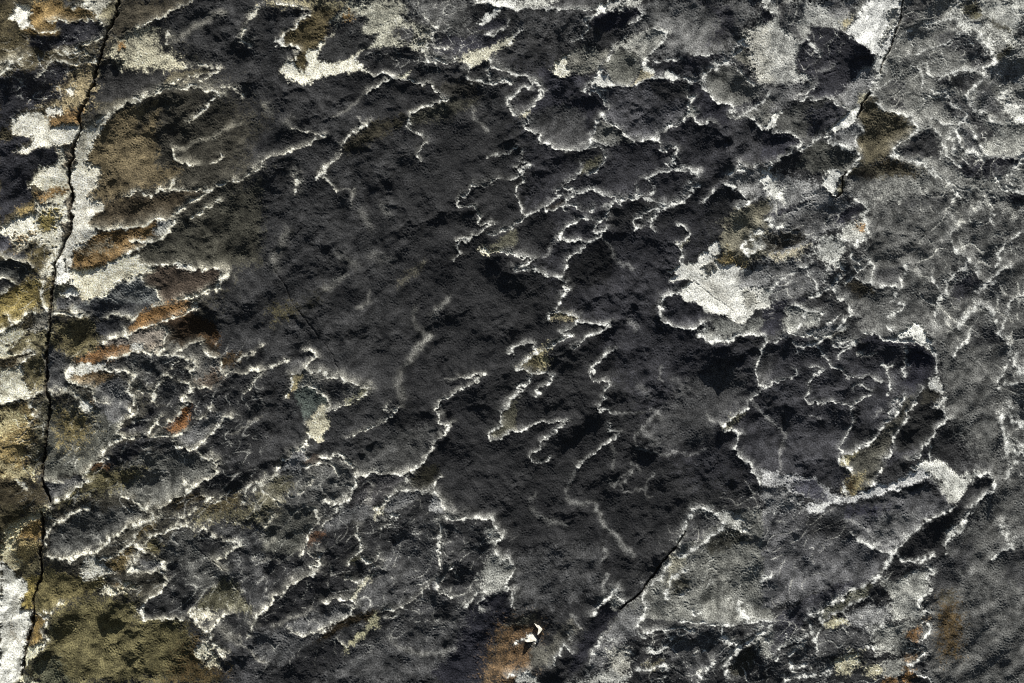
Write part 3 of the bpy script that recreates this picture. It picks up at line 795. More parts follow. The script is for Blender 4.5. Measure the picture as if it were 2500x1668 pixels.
P 198,185,143 s10: 0,360 60,170 220,90 380,0 430,0 420,70 360,100 200,180 120,300 130,440 220,560 140,560 0,480
P 125,100,50: 140,260 220,170 350,110 370,200 340,290 240,260 160,270
P 155,135,84 s12: 110,290 340,290 340,420 240,480 220,560 130,450
P 62,56,36 s10: 0,0 370,0 200,90 60,170 0,210
P 80,74,50: 150,560 250,470 340,440 360,570 200,640
P 126,111,50: 200,640 350,610 290,760 270,900 160,890 215,760 220,690
P 94,85,48 s8: 350,600 420,560 800,640 960,590 900,700 780,790 560,860 520,900 430,960 300,960 290,780
P 116,93,42: 300,980 420,970 370,1100 390,1200 240,1240 280,1080
P 218,208,168: 230,1250 300,1230 420,1180 350,1300 240,1400 215,1330
P 212,202,165: 180,1500 260,1520 340,1568 150,1568
P 88,81,47 s14: 450,1000 560,880 820,820 1200,850 1260,1000 1600,1010 1700,1100 1740,1260 1840,1400 1980,1568 350,1568 250,1420 420,1250
P 84,84,62 s20: 300,1400 500,1350 600,1568 380,1568
P 70,56,28 s24: 1650,1250 1750,1180 1840,1400 1980,1460 1900,1568 1500,1568
P 68,68,67 s10: 420,420 450,250 640,100 780,10 1270,0 1300,60 1100,200 900,320 800,440 600,450
P 195,190,175 s10: 730,560 800,450 920,490 930,540 1000,580 960,610 760,630
P 88,74,40: 930,520 1050,430 1180,330 1300,150 1400,110 1320,200 1220,300 1180,400 1100,560 1020,580 970,540
P 94,85,50 s8: 1290,340 1350,300 1440,360 1380,430 1290,400
P 80 s8: 1230,480 1400,470 1440,520 1430,560 1250,580
P 222,218,205: 1230,900 1280,860 1270,940 1290,1000 1260,980
P 212,203,174: 870,750 950,710 990,720 1100,710 1110,670 1200,690 1220,710 1100,740 950,770
P 70,58,36: 1000,700 1080,680 1080,710
P 46,46,48: 1290,880 1350,810 1480,700 1450,560 1450,480 1600,500 1750,620 1800,780 1700,900 1640,990 1300,1000 1270,950
P 72,72,71 s12: 1440,360 1600,200 1730,170 1750,240 1780,400 1900,480 2000,590 1900,720 1780,800 1600,500 1450,470
P 80,77,58 s10: 1760,850 1900,710 2010,640 2100,700 2250,950 2090,920 1950,920 1850,930 1740,880
P 205,197,172: 1690,960 1720,900 1850,920 1920,960 1910,990 1780,1000
P 195,187,160 s8: 1730,1300 1800,1200 1870,1230 1900,1310 1820,1330
P 175,167,140 s8: 1840,1390 1930,1310 1980,1420 1870,1430
P 53,53,57 s10: 2230,1140 2334,1100 2334,1568 2000,1568 1980,1430 2050,1300 2000,1200
P 84,79,57 s16: 1740,0 2334,0 2334,150 2000,100 1750,150
P 61 s14: 1800,160 2334,150 2334,900 2280,960 2100,690 2020,600 2150,360 2000,290
K w5: 365,60 380,150 370,300 345,430 360,580 345,650 290,780 280,900 280,1030 260,1140 215,1280 205,1400 180,1510
L w9 a.8: 550,850 460,930 400,920
L w10 a.95: 340,970 430,980 430,1060 380,1120 430,1180 390,1260
L w10 a.8: 370,330 400,230 450,170 620,90 770,0
L w18 a.75: 420,450 640,460 800,430 960,330 1100,210 1250,140 1410,90
L w5 a.7: 920,480 1050,420 1180,290 1320,140 1420,110
L w9 a.9: 1600,170 1480,210 1330,280 1270,370 1290,420 1400,460 1450,500 1445,560
L w22 a.7: 1200,330 1240,400 1170,550 1210,570
L w5 a.8: 1300,0 1310,40 1380,70 1420,110
L w13 a.75: 1730,0 1700,60 1590,120 1600,150 1700,170
L w13 a.6: 1170,580 1380,580 1450,620
L w6 a.9: 1450,630 1495,660 1470,710 1420,760 1350,800 1300,840
L w5 a.8: 1270,1005 1400,1005 1560,995 1640,1000
L w9 a.7: 1730,200 1830,210 1880,270 1980,300 2090,310 2150,355
L w8 a.7: 2120,350 2030,400 1980,470 1880,480 1980,560 2010,590
K w2: 1740,360 1850,460 1990,570 2080,700 2170,830 2280,980
L w7 a.8: 2080,930 1980,980 1900,1060 1860,1110
L w9 a.8: 1690,970 1790,1060 1860,1110 1870,1150 1790,1220
L w13 a.6: 1870,1150 1900,1220 1980,1290 2010,1310
L w9 a.85: 2334,930 2280,980 2220,1060 2220,1150
L w6 a.45: 2130,1120 2170,1200 2260,1310 2334,1370
L w34 a.35: 1960,1080 2130,1200
T 31
P 68,68,63 s10: 0,0 540,0 560,100 500,220 420,410 0,420
P 82,56,38: 510,240 590,200 660,240 560,300 470,350 480,310
P 28 s8: 440,380 560,300 700,230 900,120 980,200 930,280 960,400 860,460 1140,480 1060,580 900,680 860,800 620,840 300,950 180,1060 20,1080 70,960 260,770 440,610 550,590 580,480 560,420
P 82 s8: 620,180 830,0 1060,0 1060,90 900,110 740,190 640,240
P 195,187,160: 1060,90 1100,0 1150,0 1150,60 1070,110
P 195: 1210,60 1290,60 1280,100 1200,90
P 60,58,40: 860,490 950,420 960,470 900,510
P 172,166,144: 860,810 940,700 1040,590 1070,600 1010,690 940,760 880,820
P 77 s8: 330,1040 600,940 850,880 860,960 720,1020 600,1110 440,1130 320,1090
P 42,34,20: 620,1110 750,1010 860,960 1000,930 1270,880 1000,1010 760,1090 560,1210
P 155,149,113 s6: 900,1140 1000,1090 1000,1010 1100,930 1140,980 1100,1080 1040,1060 960,1160 850,1270 830,1290 800,1240 860,1230
P 50: 720,1110 980,1020 1000,1090 880,1140 830,1240 730,1180
P 12: 1150,940 1280,910 1230,970
P 65 s14: 990,600 1150,480 1400,100 1640,150 1620,300 1650,400 1660,540 1550,680 1300,860 1000,920 920,800
P 115 s6: 1580,700 1640,650 1640,740 1590,740
P 50 s8: 1660,250 1800,120 2100,120 2110,300 2120,420 1900,520 1700,500 1670,350
P 135 s8: 2080,200 2140,170 2215,270 2150,330 2090,300
P 128 s8: 2080,440 2180,450 2190,500 2260,470 2310,540 2270,640 2230,740 2070,760 2020,740 2060,640 1980,660 2040,560
P 34,34,44: 1880,900 2060,760 2240,760 2300,850 2280,930 2220,1060 2100,1250 2080,1400 2030,1568 1700,1568 1560,1480 1750,1300 1800,1000
P 60 s16: 1050,1150 1300,950 1600,750 1900,900 1800,1200 1700,1320 1500,1320 1250,1210
P 32 s8: 1570,1000 1600,930 1750,850 1760,900 1700,1030
P 25 s4: 270,1440 330,1370 430,1330 400,1290 500,1240 700,1190 830,1290 740,1400 560,1440 480,1568 310,1568
P 72 s12: 0,1110 300,1080 560,1200 400,1290 260,1440 0,1300
P 84,65,42 s16: 2030,1568 2080,1400 2140,1200 2230,1050 2334,1100 2334,1568
P 64 s20: 850,1300 1050,1150 1250,1220 1500,1330 1700,1330 1560,1470 1300,1568 600,1568 760,1420
L w16 a.55: 200,0 160,80 100,160
L w16 a.45: 170,290 100,350
L w8 a.9: 550,40 570,110 510,190 480,290 430,400 410,420
L w5 a.7: 770,0 700,60 700,90 640,140 590,190
L w4 a.8: 1060,80 1110,140
L w5 a.7: 1190,120 1200,140 1120,200
L w6 a.8: 500,410 550,430 580,410 570,470 590,510 500,540 550,580
L w4 a.4: 0,460 200,460 220,490
L w7 a.9: 550,590 440,610 390,650 300,710 260,770 190,800 130,880 60,940 20,1000 0,1060
L w6 a.6: 930,160 930,280 950,390
L w5 a.7: 960,400 900,440 850,490 830,510
L w5 a.7: 960,450 1020,500 1100,450 1110,410
L w5 a.7: 1140,480 1130,530 1060,540
L w7 a.6: 820,640 900,670 940,690
L w6 a.8: 620,850 850,800 890,840 910,890 870,900 860,960 720,1030 610,1110
L w9 a.6: 320,1090 430,1140 600,1110
L w13 a.35: 180,1060 350,980 520,900
L w4 a.8: 740,1180 830,1250 860,1250
L w5 a.6: 1120,940 1200,900 1290,900 1340,870 1480,790 1540,700 1600,640
L w5 a.7: 1200,990 1280,950
L w8 a.85: 1650,150 1660,200 1620,300 1655,330 1640,400 1640,470 1660,550
L w6 a.8: 1760,520 1700,610 1650,680 1640,740 1700,760 1750,800
L w7: 1690,0 1720,80
L w7 a.9: 1710,100 1870,100 1880,70 1950,110 2110,100 2140,170 2220,270 2160,330 2150,430
L w7 a.85: 2150,430 2190,490 2260,470 2310,540 2280,630 2230,700 2240,740 2310,760 2300,900
L w8 a.7: 2050,720 1960,790 1900,880 1870,890
L w7 a.7: 2070,780 2000,870 2030,930
L w14 a.3: 1190,1150 1260,1230 1440,1310 1620,1310 1790,1270
L w5 a.3: 1550,1000 1600,1050 1750,1030
L w14 a.3: 0,1300 130,1390
T 32
P 26 s10: 350,170 620,150 600,200 400,200
P 26 s10: 850,560 880,480 1330,470 1280,560 1100,580 900,570
P 61 s20: 0,450 400,350 850,350 860,600 700,800 400,880 200,900 50,700
P 125: 910,800 960,750 1040,855 960,910 910,880
P 28,28,36 s8: 780,960 900,830 920,900 1000,920 900,1060 800,1250 650,1450 400,1568 560,1350 650,1180
P 215: 60,1215 170,1190 210,1150 245,1140 260,1210 200,1200
P 90,68,42 s18: 0,1080 150,1020 260,1090 250,1150 60,1220 200,1250 300,1320 200,1450 0,1480
P 75,72,62 s10: 0,1040 250,950 230,1050 80,1060
P 72,70,64 s10: 200,1240 330,1260 560,1000 640,1090 520,1200 380,1400 200,1460
P 32: 380,1500 500,1240 550,1290 550,1440 530,1530 380,1568
P 165: 80,1568 100,1500 190,1450 250,1540 280,1568
P 145 s10: 540,1568 720,1540 900,1440 1050,1510 1000,1568
P 98,98,94 s6: 1640,10 1830,40 2334,0 2334,1000 1900,1040 1500,1010 1230,1000 1160,1080 850,1150 980,930 1200,800 1300,640 1500,350 1590,150
P 58 s6: 1600,140 1700,40 1840,70 1870,140 1700,280 1560,330
P 170 s8: 1850,50 2000,40 2130,180 2140,220 1960,160 1900,100
P 58,57,50 s8: 1750,330 1900,190 2080,180 2150,290 2000,330 1800,420
P 145,140,120 s10: 1440,440 1600,400 1540,560 1420,740 1400,650
P 62,60,50 s8: 1470,680 1560,570 1620,700 1560,780 1440,760
P 94 s14: 850,1150 970,950 1160,880 1210,900 1150,1080 1000,1250 900,1400 720,1500 700,1400 760,1270
P 160,157,148 s14: 870,1300 1050,1240 1080,1400 1000,1540 930,1520 900,1400
P 210: 1250,1190 1340,1280 1270,1300
P 36: 1170,1080 1240,1000 1700,1050 1440,1075 1230,1100
P 48: 1900,1120 2000,1070 2230,1060 2150,1170 2030,1200 1930,1180
P 46: 1160,1330 1380,1290 1400,1350 1260,1400
P 112,106,82: 1200,1410 1360,1370 1300,1440
P 52,50,42 s6: 1950,1450 2050,1300 2150,1230 2200,1300 2180,1420 2050,1500
P 122 s12: 2200,1130 2334,1080 2334,1300 2230,1300
P 40: 2230,1450 2334,1400 2334,1568 2200,1568
P 66 s14: 1440,1100 1640,1110 1880,1060 1890,1150 2050,1220 1950,1340 1800,1400 1700,1568 1450,1420 1430,1300
L w14 a.3: 210,20 260,80 340,120 520,160
L w14 a.38: 790,20 850,150 980,280 1060,380 1120,440
L w7 a.28: 870,380 880,430 830,480
L w7 a.4: 880,600 850,720 870,790
L w8 a.9: 960,750 900,790 830,880 780,950 740,980
L w6: 960,740 980,800 1045,855
K w3: 1580,220 1500,350 1350,520 1250,680 1150,800 1000,910
L w6 a.6: 390,1440 500,1240 550,1290
L w5 a.45: 560,970 590,970 640,1080
L w6 a.6: 550,1120 560,1180
L w6 a.8: 0,1500 100,1490 180,1460
L w12 a.8: 1650,10 1790,20 1880,100 1930,170
L w8 a.7: 1640,30 1600,130 1550,250 1520,340
L w13 a.75: 1930,170 1850,230 1720,330 1600,400 1500,440
L w18 a.65: 1400,820 1430,740 1440,650 1550,570
L w13 a.55: 1530,790 1610,760
L w13 a.85: 1210,780 1220,900 1200,1000 1150,1060 1140,1100 1220,1150
L w11 a.7: 1300,700 1440,510
L w9 a.6: 870,1200 960,1180 970,1230
L w9 a.6: 710,1440 730,1360 850,1150
L w7 a.7: 1230,1110 1400,1080 1640,1090 1630,1120
L w9 a.8: 1400,1110 1440,1160 1340,1280
L w9 a.7: 1500,1010 1700,1030 1910,1050 2120,1020 2334,1000
L w8 a.8: 1920,1050 1890,1130 1940,1190 2010,1210
K w2: 1600,1130 1700,1230 1720,1290
K w2: 1390,1380 1560,1500 1640,1568
L w5 a.8: 1240,1300 1400,1300
L w9 a.8: 1150,1440 1280,1430 1420,1430 1410,1480
L w13 a.6: 1680,1568 1740,1480 1820,1380
L w18 a.75: 2334,1060 2200,1140 2080,1230 1960,1340 1930,1450 1960,1530
L w32 a.6: 2050,880 2120,1000
L w18 a.5: 2250,680 2334,600
L w18 a.5: 1650,930 1730,940
L w14 a.5: 1780,640 1800,680
T 33
P 74,74,79 s8: 0,0 520,0 900,0 1560,0 1420,150 1280,280 1140,410 980,620 600,700 300,830 0,900
P 42 s12: 380,110 520,80 750,110 800,250 700,290 480,260 400,260
P 48,48,62 s12: 720,0 1130,0 1000,60 750,80
P 90 s10: 970,250 1000,150 1100,60 1400,40 1390,170 1250,270 1000,330
P 28: 1700,30 1870,0 1780,120 1680,220 1640,300 1620,420 1400,460 1240,440 1200,390 1340,270 1430,180
P 155: 1660,240 1720,170 1800,130 1780,220 1680,290
P 38: 1110,620 1160,540 1200,510 1440,520 1300,600 1180,650
P 142 s12: 1040,660 1150,640 1450,540 1530,580 1490,640 1470,760 1400,830 1440,900 1420,1000 1200,1000 1120,900 1160,800 1080,720
P 55,55,64: 0,1030 300,870 600,700 980,620 1000,640 700,790 520,900 420,950 350,1050 150,1230 100,1300 0,1150
P 87,86,68: 520,930 690,830 900,690 960,680 920,780 540,990
P 36: 540,1000 750,880 950,800 980,830 820,900 640,980
P 46 s6: 1000,700 1080,720 1080,830 960,850
P 198,188,148 s6: 550,1040 640,970 760,1010 760,1040 600,1060
P 118 s14: 760,1000 850,880 1100,880 1130,960 1050,1030 800,1050
P 66: 500,1150 580,1060 990,1060 990,1150 930,1250 720,1310 600,1320 500,1250
P 122 s14: 990,1060 1440,1000 1430,1060 1300,1100 1240,1200 1350,1230 1250,1300 1000,1260
P 122,88,45: 1290,1130 1400,1070 1420,1110 1360,1180 1290,1170
P 105,80,45: 1420,990 1490,1000 1470,1040 1430,1030
P 100,74,38: 1260,1360 1390,1280 1420,1300 1300,1400
P 122,90,45: 1260,1440 1360,1430 1330,1470
P 118,84,40: 1240,1540 1330,1470 1370,1530 1300,1568 1230,1568
P 118,84,40: 1090,1530 1200,1540 1190,1568 1090,1568
P 176,168,136 s10: 660,1380 740,1300 870,1290 850,1400 740,1480 640,1470
P 170,162,130 s10: 920,1420 1030,1400 1080,1450 1000,1500 920,1480
P 135 s10: 1080,1370 1250,1340 1260,1450 1200,1540 1050,1500
P 60 s10: 0,1300 160,1240 330,1180 460,1200 480,1320 640,1380 600,1568 0,1568
P 74,59,34 s16: 1600,880 1720,840 1790,1000 1780,1200 1760,1320 1620,1350 1580,1050
P 66,60,46 s14: 1600,760 1700,760 1700,850 1600,850
P 62 s16: 2160,420 2334,360 2334,700 2200,650
P 62 s24: 1500,500 1700,350 1900,300 1900,500 1650,800 1500,900
L w9 a.4: 930,320 970,280 950,220 850,130 750,110
L w6 a.7: 980,350 1060,390 1140,410
L w13 a.55: 810,250 900,340 990,350
L w7 a.35: 980,330 1150,320 1260,250
L w13 a.7: 1690,0 1560,80 1420,150 1330,250 1200,370 1140,430 1120,500 1060,580 1010,640
L w8 a.9: 1870,40 1800,130 1740,240 1660,300 1630,350 1640,410
L w9 a.8: 1200,440 1280,480 1420,490 1530,440
L w6 a.8: 1450,530 1530,580 1480,620 1500,700 1470,780 1390,850 1420,920 1510,960
L w6 a.8: 1420,1030 1500,1060 1490,1120 1400,1190
L w6 a.8: 1430,1240 1440,1320 1290,1420
L w6 a.8: 1330,1460 1400,1500 1490,1480 1500,1540
L w11 a.75: 1010,650 830,720 680,820 520,930 440,950
L w5 a.6: 550,1000 750,890 900,800
L w8 a.8: 420,950 520,960 530,1060 470,1170 480,1310
L w10 a.6: 380,1000 460,1160 400,1150 280,1170
L w8 a.7: 1050,1040 990,1120 970,1200 930,1250 980,1270
L w8 a.7: 110,1360 150,1250 330,1180
L w8 a.6: 300,1290 250,1350 260,1440 380,1400
L w16 a.55: 200,1540 400,1500 600,1480
L w8 a.5: 0,1150 80,1270
L w22 a.5: 2150,160 2180,250 2260,340
L w6 a.6: 2280,350 2160,410 2050,480
L w30 a.3: 1900,550 1880,620
L w22 a.3: 1780,600 1790,660
"""
MAINCRACK = {'00': [(289.3, 0.0), (283.8, 13.7), (282.4, 35.6), (271.5, 57.6), (260.5, 76.8), (253.6, 101.5), (248.2, 134.4), (238.6, 153.6), (230.3, 175.5), (227.6, 202.9), (216.6, 219.4), (211.1, 246.8), (197.4, 266.0), (191.9, 290.7), (194.7, 318.1), (186.5, 337.3), (179.6, 348.2), (175.5, 364.7), (176.9, 383.9), (164.5, 403.1), (164.5, 430.0)], '10': [(164.5, 410.0), (167.3, 451.1), (174.1, 481.3), (171.4, 500.5), (167.8, 536.1), (175.5, 527.9), (172.8, 544.4), (167.3, 571.8), (157.7, 585.5), (145.3, 618.4), (134.4, 645.8), (131.6, 670.5), (130.2, 697.9), (127.5, 739.0), (123.4, 766.5), (124.8, 793.9), (117.9, 840.0)], '20': [(120.7, 820.0), (113.8, 855.6), (115.2, 888.6), (116.5, 913.2), (112.4, 935.2), (113.8, 957.1), (123.4, 979.0), (119.3, 1011.9), (115.2, 1053.1), (109.7, 1094.2), (101.5, 1127.1), (101.5, 1165.5), (101.5, 1176.5), (112.4, 1195.7), (120.7, 1225.8)], '30': [(100.1, 1254.5), (104.2, 1279.1), (101.5, 1320.3), (94.6, 1355.9), (98.7, 1397.0), (94.6, 1416.2), (79.5, 1451.9), (76.8, 1484.8), (76.8, 1520.4), (71.3, 1550.6), (59.0, 1589.0), (56.2, 1621.9), (49.4, 1652.1)]}
GAIN, AMB, GRAIN = 1.0, 0.06, 0.30
LEDGE = [(1690,1241),(1747,1231),(1775,1196),(1810,1179),(1851,1178),(1860,1152),(1887,1149),(1915,1163),(1989,1164),(2005,1185),(2030,1204),(2057,1213),(2107,1202),(2137,1183),(2189,1176),(2227,1150),(2233,1135),(2249,1127),(2310,1127),(2337,1154),(2392,1148),(2419,1159),(2432,1174),(2423,1204),(2375,1240),(2353,1274),(2310,1326),(2310,1350),(2279,1359),(2189,1359),(2173,1356),(2151,1397),(2137,1413),(2088,1435),(2046,1463),(2003,1493),(1975,1499),(1860,1523),(1761,1526),(1651,1515),(1577,1512),(1558,1534),(1509,1493),(1555,1457),(1610,1381),(1651,1334),(1673,1298)]
SLAB = [(2210,-300),(2210,0),(2202,20),(2201,45),(2184,90),(2145,178),(2120,228),(2090,291),(2096,305),(2104,324),(2088,340),(2093,376),(2085,409),(2060,421),(2052,473),(2074,479),(2107,500),(2119,514),(2110,528),(2119,575),(2090,594),(2074,632),(2088,665),(2082,676),(2063,698),(2030,712),(2057,731),(2077,769),(2035,808),(2112,813),(2156,830),(2189,832),(2208,805),(2227,791),(2258,810),(2271,838),(2271,856),(2288,886),(2279,913),(2299,941),(2315,976),(2299,990),(2310,1006),(2318,1020),(2282,1050),(2266,1086),(2252,1097),(2271,1124),(2310,1127),(2337,1154),(2392,1148),(2419,1159),(2432,1174),(2423,1204),(2375,1240),(2353,1274),(2310,1326),(2310,1350),(2279,1359),(2279,1397),(2271,1430),(2241,1471),(2274,1501),(2249,1520),(2271,1529),(2269,1545),(2252,1578),(2255,1600),(2225,1638),(2271,1644),(2271,1668),(2271,2000),(2900,2000),(2900,-300)]
BASE = [(1509,1493),(1558,1534),(1577,1512),(1651,1515),(1761,1526),(1860,1523),(1975,1499),(2003,1493),(2046,1463),(2088,1435),(2137,1413),(2151,1397),(2173,1356),(2189,1359),(2279,1359),(2279,1397),(2271,1430),(2241,1471),(2274,1501),(2249,1520),(2271,1529),(2269,1545),(2252,1578),(2255,1600),(2225,1638),(2271,1644),(2271,1668),(2271,2000),(1440,2000),(1432,1622),(1470,1570),(1490,1530)]
MACROS = [
 (LEDGE, 85, 150, 34), (BASE, 22, 120, 40), (SLAB, -40, 50, 26),
 ([(0,-300),(290,-300),(290,0),(253,80),(230,175),(180,345),(165,420),(172,500),(130,680),(118,890),(100,1130),(110,1230),(95,1360),(75,1490),(50,1668),(40,2000),(-400,2000),(-400,-300)], 26, 120, 60),
 ([(250,720),(285,685),(325,684),(356,698),(380,720),(392,745),(360,762),(262,775),(180,768)], 20, 36, 14),
 ([(258,820),(385,805),(408,812),(405,840),(345,858),(260,838)], 16, 24, 12),
 ([(718,915),(745,900),(800,912),(855,932),(898,953),(890,965),(840,990),(798,980),(765,955),(700,972)], 20, 30, 14),
 ([(755,1065),(755,1030),(785,985),(798,1010),(805,1045),(785,1075)], 18, 20, 12),
 ([(620,1190),(675,1157),(752,1143),(785,1118),(831,1114),(864,1144),(869,1180),(848,1222),(817,1240),(757,1270),(620,1320)], 24, 50, 22),
 ([(1050,1275),(1088,1265),(1133,1265),(1198,1268),(1229,1312),(1210,1356),(1253,1385),(1234,1440),(1250,1460),(1245,1500),(1220,1560),(1190,1668),(1090,1668),(1000,1560),(1070,1400)], 24, 60, 30),
 ([(2208,805),(2227,791),(2249,796),(2258,810),(2271,828),(2271,850),(2255,850),(2240,838),(2190,830)], 26, 24, 10),
 ([(2268,918),(2285,921),(2299,941),(2304,957),(2299,963),(2315,976),(2299,990),(2272,995),(2250,960)], 24, 24, 10),
 ([(1852,435),(1862,418),(1880,414),(1897,440),(1896,470),(1875,465)], 18, 20, 10),
 ([(2007,446),(2016,426),(2040,418),(2052,440),(2036,484),(2016,468)], 18, 20, 10),
 ([(2227,1150),(2249,1127),(2282,1124),(2310,1129),(2337,1152),(2345,1165),(2367,1177),(2350,1204),(2337,1228),(2300,1178)], 24, 40, 14),
]
WEBS = [   # outline, strength, spacing, direction, stretch
 ([(2190,-40),(2560,-40),(2560,440),(2420,480),(2330,380),(2240,300),(2130,240)], 0.75, 46, -35, 1.9),
 ([(1880,-40),(2110,-40),(2060,90),(1960,200),(1860,210),(1830,100)], 0.55, 44, 80, 1.6),
 ([(2260,420),(2560,440),(2560,860),(2300,830),(2230,700),(2250,560)], 0.5, 85, 65, 1.4),
 ([(2430,880),(2560,860),(2560,1180),(2470,1160)], 0.65, 60, 70, 1.5),
 ([(1880,430),(2080,480),(2080,640),(2020,740),(1880,760)], 0.6, 38, -20, 1.8),
 ([(1450,1640),(1560,1540),(1700,1520),(1900,1500),(2110,1420),(2260,1370),(2250,1668),(2250,1730),(1440,1730)], 0.6, 44, -28, 1.8),
 ([(1570,1400),(1690,1250),(1860,1160),(2060,1240),(2050,1350),(1880,1480),(1600,1500)], 0.35, 60, -40, 1.8),
 ([(180,850),(640,850),(640,1300),(560,1560),(330,1480),(120,1280)], 0.28, 60, -35, 2.0),
 ([(620,1180),(900,1150),(1240,1300),(1240,1480),(1000,1560),(640,1640),(560,1400)], 0.25, 60, -45, 2.2),
 ([(840,-40),(1160,-40),(1160,130),(1040,170),(900,130)], 0.5, 40, -30, 1.7),
 ([(30,120),(260,80),(240,180),(160,260),(40,300)], 0.55, 40, -25, 1.8),
 ([(100,520),(20,820),(10,1000),(60,1240),(110,1100),(120,800)], 0.5, 44, -40, 1.5),
]
# ------------------------------------------------------------------ grid over the rock face
D = 1.75
X0, X1, Y0, Y1 = -300.0, 2800.0, -200.0, 1868.0
NX, NY = int((X1 - X0) / D) + 1, int((Y1 - Y0) / D) + 1
gx = X0 + D * np.arange(NX)
gy = Y0 + D * np.arange(NY)
PX, PY = np.meshgrid(gx, gy)
PX = PX.astype(np.float32); PY = PY.astype(np.float32)
FX, FY = 2 * np.pi * np.fft.rfftfreq(NX, D), 2 * np.pi * np.fft.fftfreq(NY, D)
KX, KY = np.meshgrid(FX, FY)
KK = np.hypot(KX, KY)
rng = np.random.default_rng(7)

def band(wave, width=0.5, stretch=None):
    """unit-variance noise around one wavelength (photo px); stretch = (angle, ratio) draws it out along a direction"""
    f = np.fft.rfft2(rng.standard_normal((NY, NX)))
    k = KK
    if stretch:
        a, r = stretch
        ka = KX * math.cos(a) + KY * math.sin(a)
        kb = -KX * math.sin(a) + KY * math.cos(a)
        k = np.hypot(ka * r, kb)
    k0 = 2 * np.pi / wave
    f *= np.exp(-0.5 * (np.log((k + 1e-9) / k0) / width) ** 2)
    n = np.fft.irfft2(f, s=(NY, NX))
    return (n / n.std()).astype(np.float32)

n4, n5, n7, n9, n16, n34, n80, n200 = band(4.2, .25), band(5.5, .35), band(7.2, .3), band(11), band(16), band(34), band(80), band(220)
WX = PX + 0.8 * band(10) + 1.5 * band(26) + 2.2 * band(70)
WY = PY + 0.8 * band(10) + 1.5 * band(26) + 2.2 * band(70)

def lin(v):
    v = np.asarray(v, np.float32) / 255.0
    return np.where(v <= 0.04045, v / 12.92, ((v + 0.055) / 1.055) ** 2.4).astype(np.float32)

TS = 640.0 / 2334.0
def tile_xy(tile, pts):
    a = np.array([[float(c) for c in p.split(',')] for p in pts.split()])
    if tile == 'S':
        return a
    r, c = int(tile[0]), int(tile[1])
    return a * TS + np.array([[0, 620, 1240, 1860][c], [0, 410, 820, 1238][r]])

polys, lines, cracks = [], [], []
tile = 'S'
for ln in DATA.strip().splitlines():
    if ln.startswith('T '):
        tile = ln[2:].strip(); continue
    hd, pts = ln.split(':')
    hd = hd.split()
    opt = {h[0]: float(h[1:]) for h in hd[1:] if h[0] in 'swa'}
    xy = tile_xy(tile, pts)
    if hd[0] == 'P':
        c = [float(v) for v in hd[1].split(',')]
        if len(c) == 1:
            c = [c[0], c[0], c[0] + (3 if c[0] < 120 else -4)]
        polys.append((xy, c, opt.get('s', 5.0)))
    elif hd[0] == 'L':
        lines.append((xy, opt['w'], opt.get('a', 1.0)))
    else:
        cracks.append((xy, opt['w']))

def window(xy, m):
    i0 = max(int((xy[:, 0].min() - m - X0) / D), 0); i1 = min(int((xy[:, 0].max() + m - X0) / D) + 1, NX)
    j0 = max(int((xy[:, 1].min() - m - Y0) / D), 0); j1 = min(int((xy[:, 1].max() + m - Y0) / D) + 1, NY)
    return slice(j0, j1), slice(i0, i1)

def seg_dist(x, y, xy, closed, side=False):
    d2 = np.full(x.shape, 1e12, np.float32)
    n = len(xy)
    for k in range(n if closed else n - 1):
        ax, ay = xy[k]; bx, by = xy[(k + 1) % n]
        dx, dy = bx - ax, by - ay
        t = np.clip(((x - ax) * dx + (y - ay) * dy) / (dx * dx + dy * dy + 1e-9), 0, 1)
        ex, ey = x - ax - t * dx, y - ay - t * dy
        e2 = ex * ex + ey * ey
        if side:
            m = e2 < d2
            sx = np.where(m, ex, sx if k else ex); sy = np.where(m, ey, sy if k else ey)
        np.minimum(d2, e2, out=d2)
    if side:                                    # also: how far the point lies on the side away from the sun
        d = np.sqrt(d2)
        return d, (-sx * U[0] + sy * U[1]) / (d + 0.5)
    return np.sqrt(d2)

def inside(x, y, xy):
    r = np.zeros(x.shape, bool)
    n = len(xy)
    for k in range(n):
        ax, ay = xy[k]; bx, by = xy[(k + 1) % n]
        if ay == by:
            continue
        r ^= ((ay > y) != (by > y)) & (x < (bx - ax) * (y - ay) / (by - ay) + ax)
    return r

def area(xy):
    x, y = xy[:, 0], xy[:, 1]
    return 0.5 * abs(np.dot(x, np.roll(y, -1)) - np.dot(y, np.roll(x, -1)))

# ------------------------------------------------------------------ the tone of every patch of the face
T = np.zeros((NY, NX, 3), np.float32)
tone = np.zeros((NY, NX), np.float32)
rim = np.zeros((NY, NX), np.float32)
under = np.zeros((NY, NX), np.float32)
over = np.zeros((NY, NX), np.float32)
edge_noise = 0.55 * n5 + 0.6 * n9 + 0.55 * n16 + 0.5 * n34
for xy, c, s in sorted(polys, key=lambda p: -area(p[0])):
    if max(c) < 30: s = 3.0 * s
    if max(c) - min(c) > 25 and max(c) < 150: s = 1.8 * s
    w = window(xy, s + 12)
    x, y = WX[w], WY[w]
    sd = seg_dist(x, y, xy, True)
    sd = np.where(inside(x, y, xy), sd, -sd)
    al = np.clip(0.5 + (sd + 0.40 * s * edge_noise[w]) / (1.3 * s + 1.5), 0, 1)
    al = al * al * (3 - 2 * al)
    # a hollow: its lower left wall turns to the sun, its upper right wall away
    cx, cy = xy.mean(axis=0)
    t = (x - cx) * U[0] - (y - cy) * U[1]
    half = 0.5 * np.ptp(xy[:, 0] * U[0] - xy[:, 1] * U[1]) + 4
    A = 0.42 if max(c) < 135 else 0.12
    if half > 220: A *= 0.4
    tone[w] += (-A * np.clip(t / half, -1.2, 1.2) - tone[w]) * al
    T[w] += (lin(c) - T[w]) * al[..., None]
